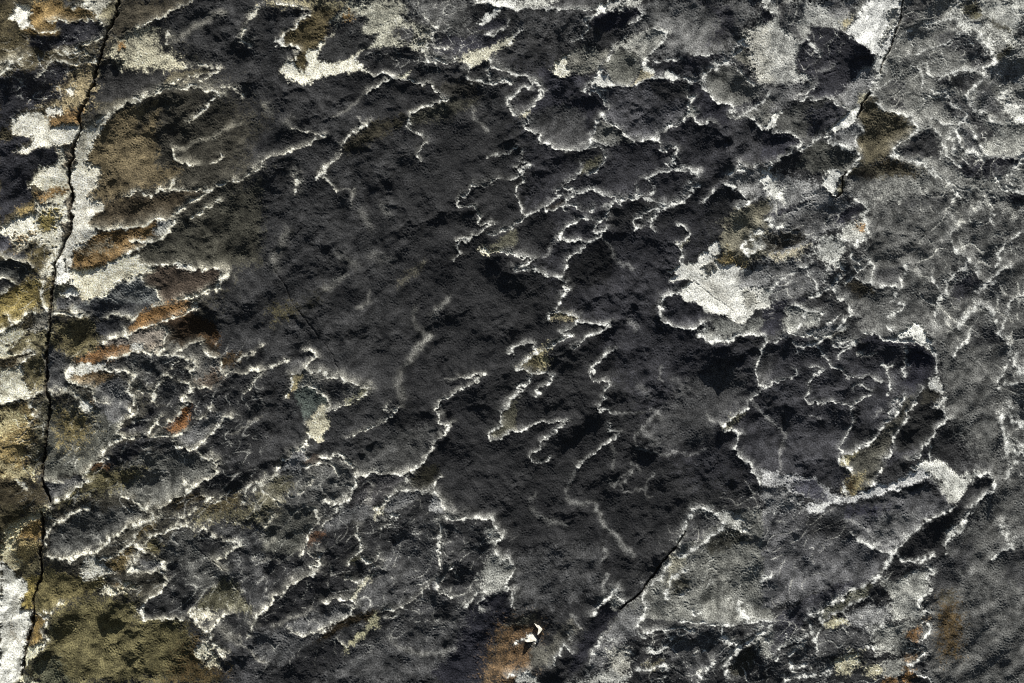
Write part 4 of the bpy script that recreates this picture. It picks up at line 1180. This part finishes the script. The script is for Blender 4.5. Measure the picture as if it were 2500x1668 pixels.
fuzz = np.clip(0.50 + 0.85 * (0.9 * n4 + 0.6 * n5 + 0.45 * n16), 0, 1)
along = np.clip(0.90 + 0.40 * n34 + 0.25 * n16, 0.22, 1.15)
thick = np.clip(1.0 + 0.42 * n34 + 0.30 * n16, 0.45, 1.9)
crest = np.zeros((NY, NX), np.float32)
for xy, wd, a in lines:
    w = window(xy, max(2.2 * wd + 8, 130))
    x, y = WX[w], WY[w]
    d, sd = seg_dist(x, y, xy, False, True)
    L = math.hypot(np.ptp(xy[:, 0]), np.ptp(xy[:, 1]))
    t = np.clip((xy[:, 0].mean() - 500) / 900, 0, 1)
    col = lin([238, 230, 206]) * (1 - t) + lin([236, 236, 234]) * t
    if a < 0.5:                                   # a rounded crest, no bare edge
        k = 1.5 * a * np.exp(-(d / (0.7 * wd + 3)) ** 2) * (1 - 0.5 * np.clip(sd, 0, 1)) * along[w]
        np.maximum(crest[w], k, out=crest[w])
        p = 0.22 * a * np.exp(-(d / (0.35 * wd + 1)) ** 2)
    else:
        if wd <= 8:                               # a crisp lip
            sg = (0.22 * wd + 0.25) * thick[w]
            p = a * np.exp(-(d / sg) ** 2) * along[w] + 0.22 * a * np.exp(-(d / (1.5 * wd)) ** 1.5) * np.clip(0.4 - sd, 0, 1)  # second term paints a lit, paler halo on the sunward side
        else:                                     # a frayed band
            q = np.exp(-(d / (0.16 * wd * thick[w])) ** 2) + 0.55 * np.exp(-(d / (0.55 * wd)) ** 1.5) * np.clip(0.55 - sd, 0.15, 1) * (0.5 + 0.7 * fuzz[w])  # colour band painted brighter on the side towards the sun
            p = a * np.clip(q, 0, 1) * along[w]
        np.maximum(rim[w], a * np.exp(-(d / (0.7 * min(wd, 7))) ** 2), out=rim[w])
    reach = min(16 + 0.22 * L, 62)
    if a > 0.45:
        k = a * np.clip(1.25 * sd, 0, 1) * np.exp(-(d / reach) ** 1.2)
        np.maximum(under[w], k, out=under[w])
        k = a * np.clip(-sd, 0, 1) * np.exp(-(d / (0.75 * reach)) ** 1.1)
        np.maximum(over[w], k, out=over[w])
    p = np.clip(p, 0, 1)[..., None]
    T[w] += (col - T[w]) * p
# nets of finer rims, too many to trace one by one: where they run and how thickly
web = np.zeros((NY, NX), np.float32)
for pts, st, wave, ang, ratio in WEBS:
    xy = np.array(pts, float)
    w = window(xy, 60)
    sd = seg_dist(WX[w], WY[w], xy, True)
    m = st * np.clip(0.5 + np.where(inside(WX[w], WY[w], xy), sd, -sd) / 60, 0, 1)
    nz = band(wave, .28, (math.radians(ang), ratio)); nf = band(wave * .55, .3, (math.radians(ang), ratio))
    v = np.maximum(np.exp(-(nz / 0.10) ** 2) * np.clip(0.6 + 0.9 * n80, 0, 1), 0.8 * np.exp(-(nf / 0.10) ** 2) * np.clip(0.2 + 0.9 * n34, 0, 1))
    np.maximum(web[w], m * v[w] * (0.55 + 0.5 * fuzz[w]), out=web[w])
    g = np.gradient(nz, axis=0)
    under[w] = np.maximum(under[w], 0.8 * m * np.clip(0.3 - 0.9 * nz[w], 0, 1) * np.exp(-(nz[w] / .7) ** 2) * 0.9)
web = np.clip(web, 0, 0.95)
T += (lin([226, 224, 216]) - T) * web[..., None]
crack_d = np.full((NY, NX), 1e3, np.float32)
crack_w = np.ones((NY, NX), np.float32)
for xy, wd in cracks:
    w = window(xy, 30)
    d = seg_dist(0.6 * PX[w] + 0.4 * WX[w], 0.6 * PY[w] + 0.4 * WY[w], xy, False) / np.clip(1 + 0.35 * n34[w], 0.5, 1.6)
    m = d / wd < crack_d[w] / crack_w[w]
    crack_d[w] = np.where(m, d, crack_d[w]); crack_w[w] = np.where(m, wd, crack_w[w])

LUM0 = None
# past the edges of the photo the face simply goes on (its own pattern turned back)
i0, i1 = int((-X0) / D) + 1, int((W0 - X0) / D)
j0, j1 = int((-Y0) / D) + 1, int((H0 - Y0) / D)
ii = np.arange(NX); ii = np.where(ii < i0, 2 * i0 - ii, np.where(ii > i1, 2 * i1 - ii, ii))
jj = np.arange(NY); jj = np.where(jj < j0, 2 * j0 - jj, np.where(jj > j1, 2 * j1 - jj, jj))
T = T[jj][:, ii]; tone = tone[jj][:, ii]; rim = rim[jj][:, ii]; under = under[jj][:, ii]; over = over[jj][:, ii]; crest = crest[jj][:, ii]
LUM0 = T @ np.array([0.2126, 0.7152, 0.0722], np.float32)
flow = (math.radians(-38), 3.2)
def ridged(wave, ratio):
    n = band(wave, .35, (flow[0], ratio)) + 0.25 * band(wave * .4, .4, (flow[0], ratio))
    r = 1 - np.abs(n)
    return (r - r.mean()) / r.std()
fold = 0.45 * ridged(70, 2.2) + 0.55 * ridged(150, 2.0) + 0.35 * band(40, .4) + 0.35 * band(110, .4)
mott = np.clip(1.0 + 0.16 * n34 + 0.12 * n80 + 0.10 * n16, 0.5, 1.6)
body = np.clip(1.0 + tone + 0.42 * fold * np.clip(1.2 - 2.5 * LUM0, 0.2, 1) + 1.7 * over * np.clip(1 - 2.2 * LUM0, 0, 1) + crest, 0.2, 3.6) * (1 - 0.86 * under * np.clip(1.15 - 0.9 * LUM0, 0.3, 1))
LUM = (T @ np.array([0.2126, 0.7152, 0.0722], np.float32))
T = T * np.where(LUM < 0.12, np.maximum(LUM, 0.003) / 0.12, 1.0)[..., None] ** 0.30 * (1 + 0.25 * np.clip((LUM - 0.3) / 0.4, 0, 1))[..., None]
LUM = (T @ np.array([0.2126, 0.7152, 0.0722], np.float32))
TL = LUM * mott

# ------------------------------------------------------------------ rock colour: pale sandstone, ochre, dark skin; sunlit rims, shaded hollows painted in
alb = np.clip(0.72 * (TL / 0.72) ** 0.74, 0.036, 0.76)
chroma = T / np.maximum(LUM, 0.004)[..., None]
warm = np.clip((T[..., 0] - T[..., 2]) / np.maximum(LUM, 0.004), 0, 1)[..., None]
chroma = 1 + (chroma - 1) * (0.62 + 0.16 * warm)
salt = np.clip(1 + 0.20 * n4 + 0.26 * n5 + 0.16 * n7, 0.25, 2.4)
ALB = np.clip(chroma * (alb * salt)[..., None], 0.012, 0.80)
# the sky is blue: skin of the rock itself is a little warmer than it looks
ALB *= np.array([1.0, 1.01, 0.955], np.float32)

# ------------------------------------------------------------------ relief: large forms, then the hollows and rims, then grain
def dome(xy, h, run, p=0.6):
    w = window(xy, 4)
    x, y = WX[w], WY[w]
    d = np.where(inside(x, y, xy), seg_dist(x, y, xy, True), 0)
    r = np.zeros((NY, NX), np.float32)
    r[w] = h * np.clip(d / run, 0, 1) ** p
    return r

def blur(z, wave):
    return np.fft.irfft2(np.fft.rfft2(z) * np.exp(-0.5 * (KK * wave / (2 * np.pi)) ** 2), s=z.shape).astype(np.float32)

MACRO = np.zeros((NY, NX), np.float32)
for xy, h, run, sm in MACROS:
    MACRO += blur(dome(np.array(xy, float), h, run), sm)
MACRO += 4 * n200

REL = GAIN * TL * body ** 1.35 / (alb * SUN / np.pi) - AMB
REL = np.clip(REL, -0.05, 0.96)
phi = np.clip(np.arcsin(REL) - ELEV, math.radians(-40), math.radians(54))
slope = -np.tan(phi)                                  # dz along the direction of the sun
ux, uy = U[0], -U[1]
mf = np.fft.rfft2(MACRO)
ku = KX * ux + KY * uy
kv = -KX * uy + KY * ux
slope_macro = np.fft.irfft2(1j * ku * mf, s=(NY, NX))
sr = np.clip(slope - slope_macro, -1.6, 1.6)
sf = np.fft.rfft2(sr - sr.mean())
mu = 2 * np.pi / 2600.0
Z = np.fft.irfft2(-1j * ku * sf / (ku ** 2 + 0.010 * kv ** 2 + mu ** 2), s=(NY, NX))
Z = Z + MACRO
# scoops worn side by side, sharp crests between them, drawn out along the grain of the rock
def scoops(size, ratio, ang, seed, lean):
    r = np.random.default_rng(seed)
    a = math.radians(ang)
    wx = PX + 0.16 * size * band(size * 1.1) + 0.04 * size * band(size * .3); wy = PY + 0.16 * size * band(size * 1.1) + 0.04 * size * band(size * .3)
    p = (wx * math.cos(a) + wy * math.sin(a)) / (size * ratio)
    q = (-wx * math.sin(a) + wy * math.cos(a)) / size
    ip, iq = np.floor(p).astype(int), np.floor(q).astype(int)
    o = 400
    jit = r.random((2 * o, 2 * o, 3)).astype(np.float32)
    best = np.full(p.shape, 9.0, np.float32); tilt = np.zeros(p.shape, np.float32)
    for a_ in (-1, 0, 1):
        for b_ in (-1, 0, 1):
            c = jit[(ip + a_) % (2 * o), (iq + b_) % (2 * o)]
            e = (p - ip - a_ - c[..., 0]) ** 2 + (q - iq - b_ - c[..., 1]) ** 2 + 0.25 * c[..., 2]
            np.minimum(best, e, out=best)
    return best * size
calm = np.clip(1.15 - 1.2 * np.clip((PX - 2260) / 120, 0, 1) * np.clip((PY - 420) / 100, 0, 1), 0.25, 1)
calm = calm * np.clip(0.75 + 0.4 * n200, 0.15, 1.5) * np.clip(1.1 - 1.6 * LUM, 0.25, 1)
calm = calm * (1 - 0.65 * np.clip(1.6 * blur(rim, 26), 0, 1))
SCOOP = calm * (0.075 * scoops(150, 2.2, -36, 3, 1.0) + 0.10 * scoops(56, 1.9, -32, 4, 0.9))
Z = Z + SCOOP
gr = np.clip(0.55 + 1.7 * np.sqrt(np.clip(LUM, 0, 0.35)), 0.55, 1.5) * np.clip(1 + 0.35 * n80, 0.3, 1.8)
gr = gr * np.clip(1.15 - 2.2 * LUM, 0.34, 1)
Z = Z + GRAIN * gr * (0.30 * n4 + 0.50 * n5 + 0.75 * n7 + 0.35 * n9) + 0.10 * n16 + 0.22 * n34 + 1.1 * rim
groove = np.exp(-(crack_d / (0.55 * crack_w)) ** 2) * np.where(crack_w < 2.5, 0.3, 1.0)
Z = Z - 3.6 * crack_w * groove
dirt = (0.85 * groove)[..., None]
ALB = ALB * (1 - dirt) + np.array([0.035, 0.026, 0.018], np.float32) * dirt
Z = Z.astype(np.float32)
VX = (PX - W0 / 2) * S
VZ = (H0 / 2 - PY) * S
VY = -Z * S
# ------------------------------------------------------------------ the things and their parts, each a region of the rock face
def px(tile, pts):
    return tile_xy(tile, pts)

THINGS = [   # name, label, category, group, outline (None: all the rest)
 ("rock_wall", "dark weathered sandstone wall carved into scooped hollows with thin pale rims", "rock wall", None, None),
 ("rock_block", "ochre and cream sandstone block beyond the long dark vertical crack", "rock block", None,
  [(-400,-400),(289,-400)] + [tuple(p) for t in ("00","10","20","30") for p in MAINCRACK[t]] + [(48,1668),(40,2100),(-400,2100)]),
 ("rock_slab", "smooth grey rock slab laced with white veins beside the flaky broken edge", "rock slab", None, SLAB),
 ("broken_rock", "rough crumbling pale speckled rock beneath the jutting ledge", "broken rock", None, BASE),
 ("rock_ledge", "thick jutting rock ledge with a pale dusty top and rounded white knob", "rock ledge", None, LEDGE),
 ("rock_flake", "small knobbly blue grey flake lying over rust brown rock near the long crack", "rock flake", "flakes peeling off the rock wall",
  px("10", "650,1250 720,1200 910,1130 990,1060 1040,1010 1190,1000 1220,980 1270,990 1300,1050 1380,1080 1390,1130 1430,1210 1390,1230 1310,1280 1200,1310 960,1330 880,1300 660,1300")),
 ("rock_flake", "little pinkish brown flake with a white frayed edge below the rust streak", "rock flake", "flakes peeling off the rock wall",
  px("20", "930,70 960,20 1040,-40 1150,-70 1400,-130 1500,-90 1490,10 1460,70 1480,100 1420,130 1250,140 1170,130 1150,60")),
 ("rock_flake", "pointed grey flake with frosted upper edge and olive tip beside a cream lump", "rock flake", "flakes peeling off the rock wall",
  px("21", "340,350 450,295 520,330 640,330 650,370 780,365 860,410 990,460 1015,490 1000,520 790,630 660,660 650,560 600,500 540,470 460,460 380,500 290,550 270,560 330,450")),
 ("rock_flake", "large round nosed grey flake ringed by a thick white rim", "rock flake", "flakes peeling off the rock wall",
  px("21", "200,1230 480,1180 590,1140 600,1090 700,1080 770,1070 830,1120 890,1180 910,1270 900,1370 830,1470 720,1510 640,1520 500,1568 0,1640 0,1330")),
 ("rock_flake", "broad dark flake with frothy white right edge above the brown hollow", "rock flake", "flakes peeling off the rock wall",
  px("31", "1655,150 1720,100 1870,100 1880,70 1950,110 2110,100 2140,170 2220,270 2160,330 2150,430 2190,490 2260,470 2310,540 2280,630 2240,740 2310,760 2300,900 2220,1060 2100,1250 2080,1400 2030,1568 1700,1568 1560,1480 1750,1300 1880,900 1900,860 1760,800 1650,740 1760,520 1660,540 1640,470 1655,330 1620,300")),
]
PARTS = [   # thing index, name, label, outline
 (0, "hollow", "pale cream bottomed hollow", px("01", "290,560 340,550 490,150 700,60 740,200 640,350 560,500 700,580 870,500 960,590 1030,655 900,660 620,705 440,745 320,735 250,660 250,600")),
 (0, "hollow", None, px("01", "1000,450 1350,420 1500,500 1560,580 1500,630 1250,680 1170,670 1040,655 960,590 900,510")),
 (0, "hollow", "brown hollow", px("00", "860,1180 940,1080 1080,990 1280,950 1420,930 1420,1000 1390,1200 1400,1568 880,1568 870,1480 760,1450 820,1260")),
 (0, "hollow", "dark brown leaf shaped hollow", px("10", "930,300 1100,240 1380,260 1530,210 1880,200 1800,240 1600,360 1480,450 1250,490 1100,520 850,520 800,480 920,380")),
 (0, "hollow", "ochre leaf shaped hollow", px("10", "630,880 640,820 740,700 860,590 1100,550 1400,480 1550,460 1560,500 1480,600 1280,690 1000,820 860,890 740,910")),
 (0, "hollow", None, px("10", "1380,900 1560,890 1700,920 1940,895 2035,930 2020,1000 1900,1060 1720,1200 1500,1200 1430,1210 1390,1080 1300,1000")),
 (0, "hollow", None, px("00", "1120,612 1640,620 1860,600 1850,660 1500,760 1300,860 950,900 800,880 830,720 870,600 1000,560")),
 (0, "hollow", None, px("01", "1240,710 1400,730 1450,750 1570,750 1590,800 1640,820 1650,850 1730,880 1715,900 1620,930 1390,1030 1010,1110 1000,830")),
 (0, "hollow", "white floored hollow", px("02", "390,630 480,490 620,440 900,440 880,550 820,620 700,655 540,675 470,700")),
 (0, "hollow", None, px("02", "840,590 930,440 1100,330 1320,255 1410,300 1360,400 1240,520 1180,640 1110,720 1040,770 960,750 880,680")),
 (0, "hollow", None, px("02", "650,820 800,830 830,900 890,970 840,1060 790,1100 730,1220 725,1310 450,1355 380,1310 280,1290 280,1210 130,1120 200,1060 400,950")),
 (0, "hollow", None, px("02", "900,800 1240,720 1630,740 1580,875 1600,930 1600,1040 1380,1190 1290,1255 1110,1270 1010,1170 840,1060 890,970 830,860")),
 (0, "hollow", None, px("03", "90,1080 130,1000 330,910 640,910 740,1010 600,1140 440,1250 320,1210 120,1170")),
 (0, "hollow", None, px("03", "430,240 730,280 900,440 1010,520 900,650 640,890 400,900 290,890 470,760 300,520 330,400")),
 (0, "hollow", "near black hollow", px("12", "720,690 820,610 920,700 940,800 900,1050 1000,1300 600,1310 430,1270 460,1190 530,1080 490,960 520,860 560,800")),
 (0, "hollow", None, px("12", "180,440 330,370 450,380 430,590 380,700 250,800 90,800 0,740 10,545")),
 (0, "hollow", "small oval hollow", px("12", "465,590 540,520 640,465 790,500 780,570 830,600 710,680 600,650 520,635")),
 (0, "hollow", "oval hollow under the white patch", px("12", "1400,1150 1470,1120 1560,1190 1700,1210 1770,1310 1720,1390 1570,1440 1480,1430 1390,1380 1350,1310 1360,1220")),
 (0, "hollow", "bright white hollow", px("12", "1440,920 1580,840 1690,820 1800,680 1890,640 1890,830 2060,870 2330,1000 2400,1100 2334,1230 2200,1270 2120,1370 2050,1400 1960,1330 1750,1300 1740,1240 1560,1190 1400,1140 1480,1030")),
 (0, "hollow", None, px("21", "880,1250 900,1100 1300,850 1560,660 1640,690 1650,780 1775,780 1700,870 1590,960 1540,1080 1390,1220 1000,1240")),
 (0, "hollow", None, px("22", "0,880 150,830 300,780 530,760 440,830 300,950 210,1060 190,1080 220,1120 0,1100")),
 (0, "hollow", None, px("22", "600,980 870,850 980,840 1005,860 940,920 800,1030 660,1140 560,1280 540,1060")),
 (0, "hollow", None, px("23", "410,500 430,380 530,320 700,310 850,385 970,490 960,520 850,590 790,630 550,590 410,605 385,580")),
 (0, "hollow", "dark scoop near the white nodules", px("23", "850,20 1040,5 1380,60 1500,150 1560,250 1520,330 1400,460 1250,500 1130,410 1000,370 900,200")),
 (0, "hollow", None, px("31", "440,380 560,300 700,230 900,120 980,200 960,400 1140,480 1060,580 900,680 860,800 620,840 300,950 180,1060 20,1080 70,960 260,770 440,610 550,590 580,480 560,420")),
 (0, "hollow", "grey hollow with ragged right edge", px("30", "1290,880 1350,800 1480,700 1450,560 1450,480 1600,500 1750,620 1800,780 1700,900 1640,990 1300,1000 1270,950")),
 (0, "hollow", "rust brown hollow floor", px("32", "-220,1568 -280,1450 -220,1380 -90,1130 0,1080 150,1020 260,1090 250,1150 60,1220 200,1250 300,1320 200,1450 0,1490 -60,1568")),
 (0, "nodule", "white rounded nodule", px("13", "1190,1525 1230,1460 1270,1440 1340,1390 1420,1410 1450,1460 1505,1530 1510,1630 1450,1610 1400,1590 1380,1565")),
 (0, "nodule", "lumpy white nodule", px("23", "1470,450 1500,360 1550,370 1600,440 1620,500 1660,570 1600,620 1520,640 1430,590 1420,480")),
 (0, "nodule", "white knob", px("13", "-30,90 10,30 60,15 130,90 130,180 210,240 200,310 80,260 40,200")),
 (0, "nodule", "white knob", px("13", "535,130 570,60 640,30 700,60 650,180 640,270 570,210")),
 (0, "nodule", "cream lump", px("21", "490,900 485,790 530,700 600,620 650,600 650,700 675,800 670,840 620,860 600,920 560,940")),
 (0, "chipped_patch", "white freshly chipped patch", px("03", "610,1150 740,1030 870,960 830,1080 770,1110 650,1185")),
 (0, "chipped_patch", "large white chipped patch", px("03", "740,280 850,170 910,0 1275,0 1245,160 1180,330 1090,520 1030,650 980,600 1010,540 900,430 790,330")),
 (1, "hollow", "cream scoop", px("20", "30,290 130,280 180,240 230,420 270,490 220,560 60,600 0,600")),
 (1, "hollow", "dark blue grey hollow", px("00", "520,210 780,180 900,200 940,260 900,340 700,400 420,450 250,420 220,330 440,335 530,310")),
 (1, "hollow", "ochre hollow", px("00", "280,60 330,20 520,10 640,75 760,60 880,130 860,170 560,190 520,270 530,310 380,320 290,330 220,280 280,230")),
 (2, "hollow", "brown triangular hollow", px("03", "860,1060 900,940 970,850 1030,880 1060,980 1250,1030 1390,1140 1330,1220 1200,1320 1120,1410 900,1480 850,1350 890,1180")),
 (2, "hollow", None, px("13", "1680,1080 1760,980 1870,930 1950,1000 2040,1020 1920,1100 1740,1180")),
 (2, "stain", "rust brown stain", px("33", "1600,880 1720,840 1790,1000 1780,1200 1760,1320 1620,1350 1580,1050")),
 (4, "ledge_top", "pale dusty top", px("23", "480,1500 640,1460 720,1430 900,1400 1010,1330 1200,1300 1340,1210 1440,1190 1500,1230 1400,1290 1200,1370 1000,1420 820,1480 620,1500 530,1568 400,1568 380,1520")),  # light on the upward face is part of its painted tone
 (4, "knob", "rounded white knob", px("23", "1345,1200 1380,1150 1420,1128 1540,1118 1640,1135 1740,1215 1770,1262 1850,1300 1790,1400 1740,1490 1690,1420 1620,1300 1550,1250 1480,1220 1440,1190")),
 (4, "end_face", "dark broken end", px("33", "1690,40 1800,-50 1840,-140 1960,-270 2050,-260 2070,-220 2050,-120 1870,10 1780,120 1680,220 1640,300 1620,410 1400,450 1240,430 1200,390 1340,270 1430,180")),
 (4, "hollow", None, px("33", "970,250 1000,150 1100,60 1400,40 1390,170 1250,270 1000,330")),
 (3, "hollow", None, px("33", "500,1150 580,1060 990,1060 990,1150 930,1250 720,1310 600,1320 500,1250")),
]
owner = np.zeros((NY, NX), np.int32)              # which region each grid point belongs to
names = [(t[0], None) for t in THINGS]
def claim(k, xy, only=None):
    xy = np.array(xy, float)
    w = window(xy, 12)
    m = inside(WX[w], WY[w], xy)
    if only is not None:
        m &= owner[w] == only
    owner[w] = np.where(m, k, owner[w])
for k, t in enumerate(THINGS):
    if t[4] is not None:
        claim(k, t[4])
nT = len(THINGS)
for q, p in enumerate(PARTS):
    claim(nT + q, p[3], only=p[0])
CRACK_K = nT + len(PARTS)                          # the two open cracks: parts of the wall they run through
main_d = np.full((NY, NX), 1e3, np.float32)
for t in ("00", "10", "20", "30"):
    xy = np.array(MAINCRACK[t]); w = window(xy, 30)
    main_d[w] = np.minimum(main_d[w], seg_dist(WX[w], WY[w], xy, False))
owner[(main_d < 5.2) & ((owner == 0) | (owner == 1))] = CRACK_K
second = px("03", "1275,0 1250,70 1245,160 1220,250 1180,330 1150,430 1090,530 1040,650")
w = window(second, 30)
sd2 = np.full((NY, NX), 1e3, np.float32); sd2[w] = seg_dist(WX[w], WY[w], second, False)
owner[sd2 < 4.4] = CRACK_K + 1
PARENT = list(range(nT)) + [p[0] for p in PARTS] + [0, 2]

# one piece per region: stray scraps go to the region around them
face = owner[:-1, :-1].copy()
def components(a):
    par = []
    def find(i):
        while par[i] != i:
            par[i] = par[par[i]]; i = par[i]
        return i
    runs, prev = [], []
    ids = np.zeros(a.shape, np.int32)
    for j in range(a.shape[0]):
        r = a[j]
        b = np.flatnonzero(np.diff(r)) + 1
        st = np.concatenate(([0], b)); en = np.concatenate((b, [len(r)]))
        cur = []
        p = 0
        for s, e in zip(st.tolist(), en.tolist()):
            i = len(par); par.append(i); v = r[s]
            while p < len(prev) and prev[p][1] <= s:
                p += 1
            q = p
            while q < len(prev) and prev[q][0] < e:
                if prev[q][3] == v:
                    x, y = find(prev[q][2]), find(i)
                    if x != y:
                        par[y] = x
                q += 1
            cur.append((s, e, i, v)); runs.append((j, s, e, i, int(v)))
        prev = cur
    return runs, find
for _ in range(4):
    runs, find = components(face)
    size, val = {}, {}
    for j, s, e, i, v in runs:
        r = find(i); size[r] = size.get(r, 0) + e - s; val[r] = v
    best = {}
    for r, n in size.items():
        if val[r] not in best or n > size[best[val[r]]]:
            best[val[r]] = r
    keep = set(best.values())
    moved = 0
    new = face.copy()
    for j, s, e, i, v in runs:
        if find(i) not in keep:
            new[j, s:e] = PARENT[v] if PARENT[v] != v else (face[j, s - 1] if s > 0 else face[max(j - 1, 0), s])
            if PARENT[v] == v and new[j, s] == v:
                new[j, s:e] = face[j, e] if e < face.shape[1] else face[j - 1, s]
            moved += 1
    face = new
    if not moved:
        break

# ------------------------------------------------------------------ material: fine sandstone, its colours and painted light carried by the colour attribute
mat = bpy.data.materials.new("weathered_sandstone")
mat.use_nodes = True
nt = mat.node_tree
bsdf = nt.nodes["Principled BSDF"]
bsdf.inputs["Roughness"].default_value = 0.85
bsdf.inputs["Specular IOR Level"].default_value = 0.25
at = nt.nodes.new("ShaderNodeAttribute"); at.attribute_name = "mineral_and_light"
tc = nt.nodes.new("ShaderNodeTexCoord")
nz = nt.nodes.new("ShaderNodeTexNoise"); nz.inputs["Scale"].default_value = 150.0; nz.inputs["Detail"].default_value = 3.0; nz.inputs["Roughness"].default_value = 0.65
nt.links.new(tc.outputs["Object"], nz.inputs["Vector"])
rp = nt.nodes.new("ShaderNodeMapRange")
rp.inputs[1].default_value = 0.3; rp.inputs[2].default_value = 0.7; rp.inputs[3].default_value = 0.72; rp.inputs[4].default_value = 1.3
nt.links.new(nz.outputs["Fac"], rp.inputs[0])
mx = nt.nodes.new("ShaderNodeVectorMath"); mx.operation = 'SCALE'
nt.links.new(at.outputs["Color"], mx.inputs[0]); nt.links.new(rp.outputs[0], mx.inputs["Scale"])
nt.links.new(mx.outputs[0], bsdf.inputs["Base Color"])
bm_ = nt.nodes.new("ShaderNodeBump"); bm_.inputs["Strength"].default_value = 0.5; bm_.inputs["Distance"].default_value = 0.004
nt.links.new(nz.outputs["Fac"], bm_.inputs["Height"]); nt.links.new(bm_.outputs["Normal"], bsdf.inputs["Normal"])

# ------------------------------------------------------------------ meshes
COL = scene.collection
vx, vy, vz = VX.ravel(), VY.ravel(), VZ.ravel()
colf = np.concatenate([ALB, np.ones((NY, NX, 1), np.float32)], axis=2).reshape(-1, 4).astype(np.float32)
ff = face.ravel()
fj, fi = np.divmod(np.arange(len(ff)), NX - 1)
a = fj * NX + fi
quads = np.stack([a, a + NX, a + NX + 1, a + 1], axis=1)
def make(k, name, origin):
    q = quads[ff == k]
    ids, inv = np.unique(q, return_inverse=True)
    me = bpy.data.meshes.new(name)
    co = np.stack([vx[ids], vy[ids], vz[ids]], axis=1).astype(np.float32) - np.array(origin, np.float32)
    me.vertices.add(len(ids)); me.vertices.foreach_set("co", co.ravel())
    me.loops.add(q.size); me.loops.foreach_set("vertex_index", inv.ravel().astype(np.int32))
    me.polygons.add(len(q)); me.polygons.foreach_set("loop_start", np.arange(0, q.size, 4, dtype=np.int32))
    me.polygons.foreach_set("use_smooth", np.ones(len(q), bool))
    me.update(calc_edges=True)
    ca = me.color_attributes.new("mineral_and_light", 'FLOAT_COLOR', 'POINT')
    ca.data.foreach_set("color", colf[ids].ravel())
    me.materials.append(mat)
    o = bpy.data.objects.new(name, me)
    COL.objects.link(o)
    return o
tops = []
for k, (name, label, cat, group, _) in enumerate(THINGS):
    o = make(k, name, (0, 0, 0))
    o["label"] = label; o["category"] = cat
    if group:
        o["group"] = group
    tops.append(o)
for q, (par, name, label, _) in enumerate(PARTS):
    if not (ff == nT + q).any():
        print("EMPTY PART", q, name, label); continue
    o = make(nT + q, name, (0, 0, 0))
    o.parent = tops[par]
    if label:
        o["label"] = label
for d, par, label in ((0, 0, "long dark open crack"), (1, 2, "short crack beside the white patch")):
    o = make(CRACK_K + d, "crack", (0, 0, 0))
    o.parent = tops[par]; o["label"] = label

# ------------------------------------------------------------------ two loose chips caught on the hollow's floor
def height_at(x, y):
    return float(Z[int(round((y - Y0) / D)), int(round((x - X0) / D))])
import bmesh
chip_mat = bpy.data.materials.new("pale_chip_stone")
chip_mat.use_nodes = True
ct = chip_mat.node_tree
cb = ct.nodes["Principled BSDF"]; cb.inputs["Roughness"].default_value = 0.8
cn = ct.nodes.new("ShaderNodeTexNoise"); cn.inputs["Scale"].default_value = 60.0; cn.inputs["Detail"].default_value = 4.0
ctc = ct.nodes.new("ShaderNodeTexCoord"); ct.links.new(ctc.outputs["Object"], cn.inputs["Vector"])
cr = ct.nodes.new("ShaderNodeValToRGB")
cr.color_ramp.elements[0].position = 0.3; cr.color_ramp.elements[0].color = (0.48, 0.46, 0.38, 1)
cr.color_ramp.elements[1].position = 0.6; cr.color_ramp.elements[1].color = (0.74, 0.72, 0.64, 1)
ct.links.new(cn.outputs["Fac"], cr.inputs[0]); ct.links.new(cr.outputs[0], cb.inputs["Base Color"])
def chip(pts, thick, label):
    xy = px("32", pts)
    c = xy.mean(axis=0); zc = height_at(*c)
    bm = bmesh.new()
    fr, bk = [], []
    for n, (x, y) in enumerate(xy):
        # the face leans back towards the light so it catches the sun
        lean = ((x - c[0]) * -0.75 + (y - c[1]) * 1.0) * 0.9
        fr.append(bm.verts.new(((x - c[0]) * S, -(thick + lean) * S, -(y - c[1]) * S)))
        bk.append(bm.verts.new(((x - c[0]) * 0.9 * S, 10 * S, -(y - c[1]) * 0.9 * S)))
    n = len(fr)
    top = bm.verts.new((0, -(thick + 1.2) * S, 0))
    for i in range(n):
        bm.faces.new((fr[i], fr[(i + 1) % n], top))
        bm.faces.new((fr[(i + 1) % n], fr[i], bk[i], bk[(i + 1) % n]))
    bm.faces.new(bk)
    bmesh.ops.recalc_face_normals(bm, faces=bm.faces)
    me = bpy.data.meshes.new("stone_chip"); bm.to_mesh(me); bm.free()
    me.materials.append(chip_mat)
    o = bpy.data.objects.new("stone_chip", me)
    COL.objects.link(o)
    o.location = ((c[0] - W0 / 2) * S, -zc * S, (H0 / 2 - c[1]) * S)
    o["label"] = label; o["category"] = "stone chip"
chip("235,1042 262,1058 300,1066 316,1082 300,1108 284,1126 264,1142 268,1112 272,1092 254,1072", 9, "small hooked white stone chip standing out above the brown hollow")
chip("150,1196 185,1180 205,1148 246,1138 252,1166 262,1210 236,1200 205,1206 170,1205", 7, "jagged pale stone chip just below the hooked white chip")
